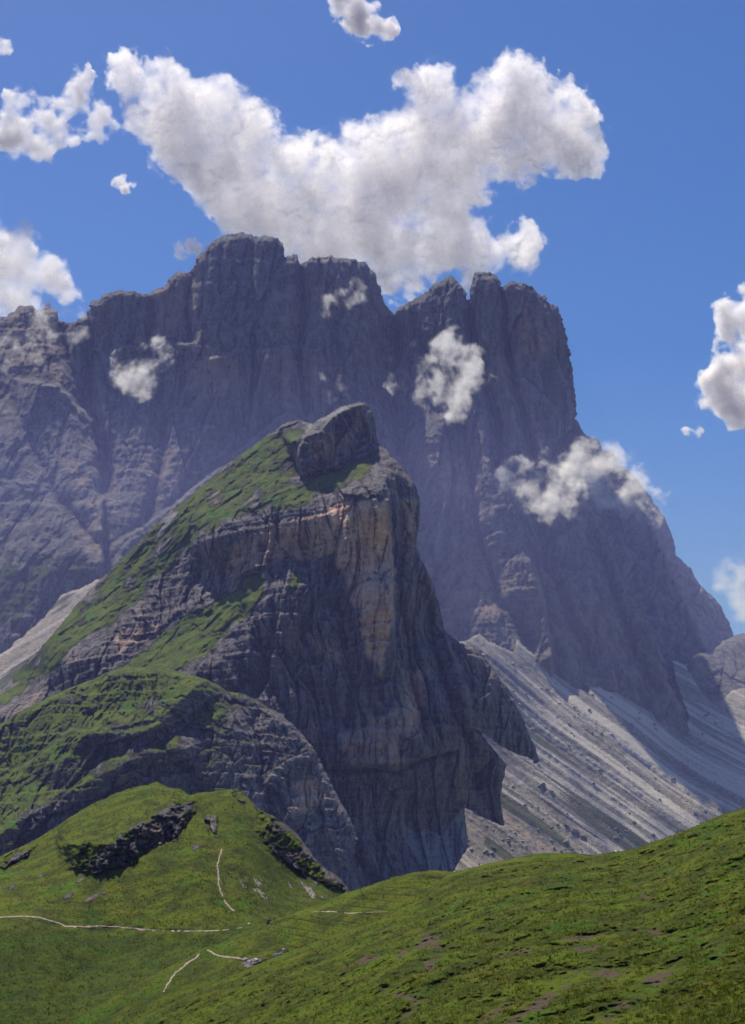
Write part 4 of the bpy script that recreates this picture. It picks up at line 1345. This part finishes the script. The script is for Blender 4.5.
GS = "white clouds in the blue sky"
GM = "mist patches clinging to the massif"
cloud("largest white cloud spread above the summit towers of the massif",
      [(125, 70, 20), (150, 88, 34), (185, 105, 44), (170, 140, 34), (215, 130, 50), (240, 165, 50), (215, 180, 36), (270, 190, 55), (250, 225, 45), (310, 215, 60), (345, 200, 50), (345, 250, 45),
       (385, 225, 55), (420, 245, 42), (455, 235, 30), (400, 190, 42), (390, 150, 45), (345, 140, 26, .5), (425, 120, 45), (440, 80, 24), (470, 130, 48), (510, 110, 44), (520, 75, 28), (550, 125, 45),
       (585, 140, 28), (575, 110, 20), (480, 165, 36), (500, 250, 36), (525, 240, 22), (470, 265, 30), (455, 165, 42), (495, 145, 40), (505, 165, 30), (590, 150, 26), (420, 90, 26, .7), (300, 148, 20, .3), (130, 62, 16), (250, 120, 30, .6), (560, 150, 34), (530, 95, 30), (165, 120, 30), (195, 160, 30), (440, 220, 30), (430, 160, 40), (405, 290, 22), (300, 245, 30), (360, 175, 35), (130, 135, 16, .6)],
      6200, M_cs, 40, 1.45, .36, 1.15, .10, 3.0, 20, st=1.5, group=GS, maxa=.75)
cloud("small bright cloud at the top edge above the big one", [(350, 10, 20), (368, 24, 20), (384, 28, 14), (345, -10, 18)], 6000, M_cs, 22, 1.54, .38, .95, .10, 13., 8, group=GS)
cloud("ragged pair of thin clouds at the upper left", [(30, 130, 30), (52, 125, 26), (70, 95, 18, .7), (95, 118, 24), (80, 80, 16, .7), (20, 98, 16, .6), (5, 130, 16), (0, 48, 12), (42, 155, 12, .6)], 6100, M_cs, 26, 1.76, .38, .95, .06, 23., 10, maxa=.55, group=GS)
cloud("tiny isolated cloud puff left of the big cloud", [(124, 182, 12)], 6100, M_cs, 12, 1.32, .38, .95, .10, 33., 5, maxa=.8, group=GS)
cloud("soft white cloud behind the left end of the ridge", [(5, 250, 30), (25, 270, 36), (50, 280, 30), (0, 295, 36), (20, 315, 20), (68, 290, 16, .6), (-30, 270, 40), (95, 280, 14, .4)], 6100, M_cs, 34, 1.43, .38, .95, .06, 43., 10, maxa=.5, group=GS)
cloud("tall bright cloud at the right edge", [(735, 305, 22), (745, 330, 30), (735, 375, 28), (720, 390, 24), (750, 400, 34), (712, 385, 12), (775, 360, 50), (740, 412, 16)], 6000, M_cs, 28, 1.54, .38, .95, .08, 53., 8, group=GS)
cloud("thin low cloud on the horizon at the right edge", [(740, 580, 26), (725, 575, 16, .7), (750, 610, 26), (780, 590, 40)], 7000, M_cs, 26, .9, .28, .8, .06, 63., 6, aniso=(2.0, 1, 0), maxa=.14, group=GS)
cloud("faint wisp low in the right sky", [(684, 434, 10, .7), (696, 430, 8, .6)], 6100, M_cs, 12, 1.43, .38, .95, .06, 73., 5, maxa=.6, group=GS)
cloud("faint wisp peeking out beside the ridge left of the summit", [(190, 248, 14, .8), (176, 252, 8, .6)], 5600, M_cs, 12, 1.32, .38, .95, .06, 83., 5, maxa=.8, group=GS)
cloud("bright curled mist patch on the left wall of the massif", [(140, 370, 24), (155, 352, 16), (128, 376, 16), (160, 342, 8), (148, 384, 12)], 3380, M_cm, 22, 1.9, .42, 1.7, .08, 93., 9, aniso=(1.5, 1, -40), maxa=.55, group=GM, layers=6, rgh=.64, grow=1.5)
cloud("brightest mist patch under the saddle between the towers", [(455, 360, 26), (448, 342, 14), (462, 385, 26), (455, 405, 16), (420, 350, 14, .6), (408, 380, 20, .7), (395, 370, 12, .5), (425, 395, 14, .5), (475, 365, 14, .7), (450, 425, 12, .4)],
      3200, M_cm, 24, 1.9, .42, 1.7, .07, 103., 12, aniso=(1.3, 1, 70), maxa=.6, group=GM, layers=6, rgh=.64, grow=1.5)
cloud("bright mist patch in front of the right cliff", [(520, 482, 22), (545, 485, 30), (565, 490, 24), (545, 505, 22), (505, 478, 12), (560, 510, 16, .6), (540, 450, 8, .6)], 3080, M_cm, 26, 1.9, .42, 1.7, .07, 113., 9, maxa=.55, group=GM, layers=6, rgh=.64, grow=1.5)
cloud("soft grey cloud spilling over the right shoulder", [(585, 468, 30), (605, 480, 34), (625, 495, 28), (645, 508, 20, .8), (600, 455, 18, .7), (575, 460, 22, .7), (660, 500, 14, .4)], 3160, M_cm, 30, 1.9, .42, 1.7, .06, 123., 9, maxa=.6, group=GM, layers=6, rgh=.64, grow=1.5)
cloud("thin mist strands below the summit tower", [(352, 292, 12, .8), (345, 302, 10, .7), (330, 310, 12, .6), (324, 300, 8, .6), (365, 300, 10, .6)], 3400, M_cm, 16, 1.9, .42, 1.7, .06, 133., 9, aniso=(2, 1, 60), maxa=.45, group=GM, layers=6, rgh=.64, grow=1.5)
cloud("faint mist low on the wall above the middle peak", [(330, 385, 14, .6), (340, 395, 12, .5), (318, 372, 8, .5)], 3250, M_cm, 16, 1.9, .42, 1.7, .06, 143., 8, maxa=.4, group=GM, layers=6, rgh=.64, grow=1.5)
cloud("hazy mist over the jagged left end of the massif", [(10, 335, 24, .7), (35, 335, 26, .7), (62, 320, 22, .8), (80, 330, 14, .5), (0, 360, 20, .5), (50, 318, 14, .6)], 3500, M_cm, 24, 1.9, .42, 1.7, .06, 153., 9, maxa=.4, group=GM, layers=6, rgh=.64, grow=1.5)

# ------------------------------------------------------------------ LIGHT
AZ = math.radians(-26)      # sun stands behind the mountain, to the left of the view direction
EL = math.radians(60)
sd_ = (math.sin(AZ) * math.cos(EL), math.cos(AZ) * math.cos(EL), math.sin(EL))
sun_d = bpy.data.lights.new("sun", 'SUN')
sun_d.energy = 4.9
sun_d.angle = math.radians(0.5)
sun_d.color = (1.0, 0.95, 0.87)
sun = bpy.data.objects.new("sun", sun_d)
COL.objects.link(sun)
from mathutils import Vector
sun.rotation_euler = Vector(sd_).to_track_quat('Z', 'Y').to_euler()

wd = bpy.data.worlds.new("World")
SC.world = wd
wd.use_nodes = True
nt = wd.node_tree
nt.nodes.clear()
sk = nt.nodes.new('ShaderNodeTexSky')
sk.sky_type = 'NISHITA'
sk.sun_disc = False
sk.sun_elevation = EL
sk.sun_rotation = AZ
sk.altitude = 2200
sk.air_density = 1.0
sk.dust_density = 2.4
sk.ozone_density = 2.5
hs = nt.nodes.new('ShaderNodeHueSaturation')
hs.inputs['Saturation'].default_value = 1.36
nt.links.new(sk.outputs[0], hs.inputs['Color'])
bg = nt.nodes.new('ShaderNodeBackground')
bg.inputs[1].default_value = 0.10
tint = mixc(nt, 1.0, hs.outputs[0], (1.06, 0.94, 1.08), 'MULTIPLY')
nt.links.new(tint, bg.inputs[0])
wo = nt.nodes.new('ShaderNodeOutputWorld')
nt.links.new(bg.outputs[0], wo.inputs[0])

# real air: a thin homogeneous haze filling the valley
HAZE = 0.000042


def haze(name, dens, x, y, z):
    m, nt = mat(name)
    vs = nt.nodes.new('ShaderNodeVolumeScatter')
    vs.inputs['Color'].default_value = (0.39, 0.435, 1.0, 1)
    vs.inputs['Density'].default_value = dens
    vs.inputs['Anisotropy'].default_value = 0.25
    o_ = nt.nodes.new('ShaderNodeOutputMaterial')
    nt.links.new(vs.outputs[0], o_.inputs['Volume'])
    bx = np.array([(a, b, c) for a in x for b in y for c in z], float)
    fb = [(0, 1, 3, 2), (4, 6, 7, 5), (0, 4, 5, 1), (2, 3, 7, 6), (0, 2, 6, 4), (1, 5, 7, 3)]
    hz = finish(name, bx, fb, [m], {}, smooth=False)
    hz["kind"] = "stuff"


haze("haze", HAZE, (-2600, 2600), (-300, 4600), (-400, 1700))
haze("valley_haze", 0.00023, (-2500, 2500), (2440, 4300), (-390, 820))

# ------------------------------------------------------------------ render settings
SC.view_settings.view_transform = 'Standard'
SC.view_settings.look = 'None'
SC.view_settings.exposure = 0
SC.view_settings.gamma = 1
SC.cycles.use_denoising = True
SC.cycles.max_bounces = 6
SC.cycles.diffuse_bounces = 2
SC.cycles.volume_bounces = 0
SC.cycles.transparent_max_bounces = 24
SC.render.film_transparent = False
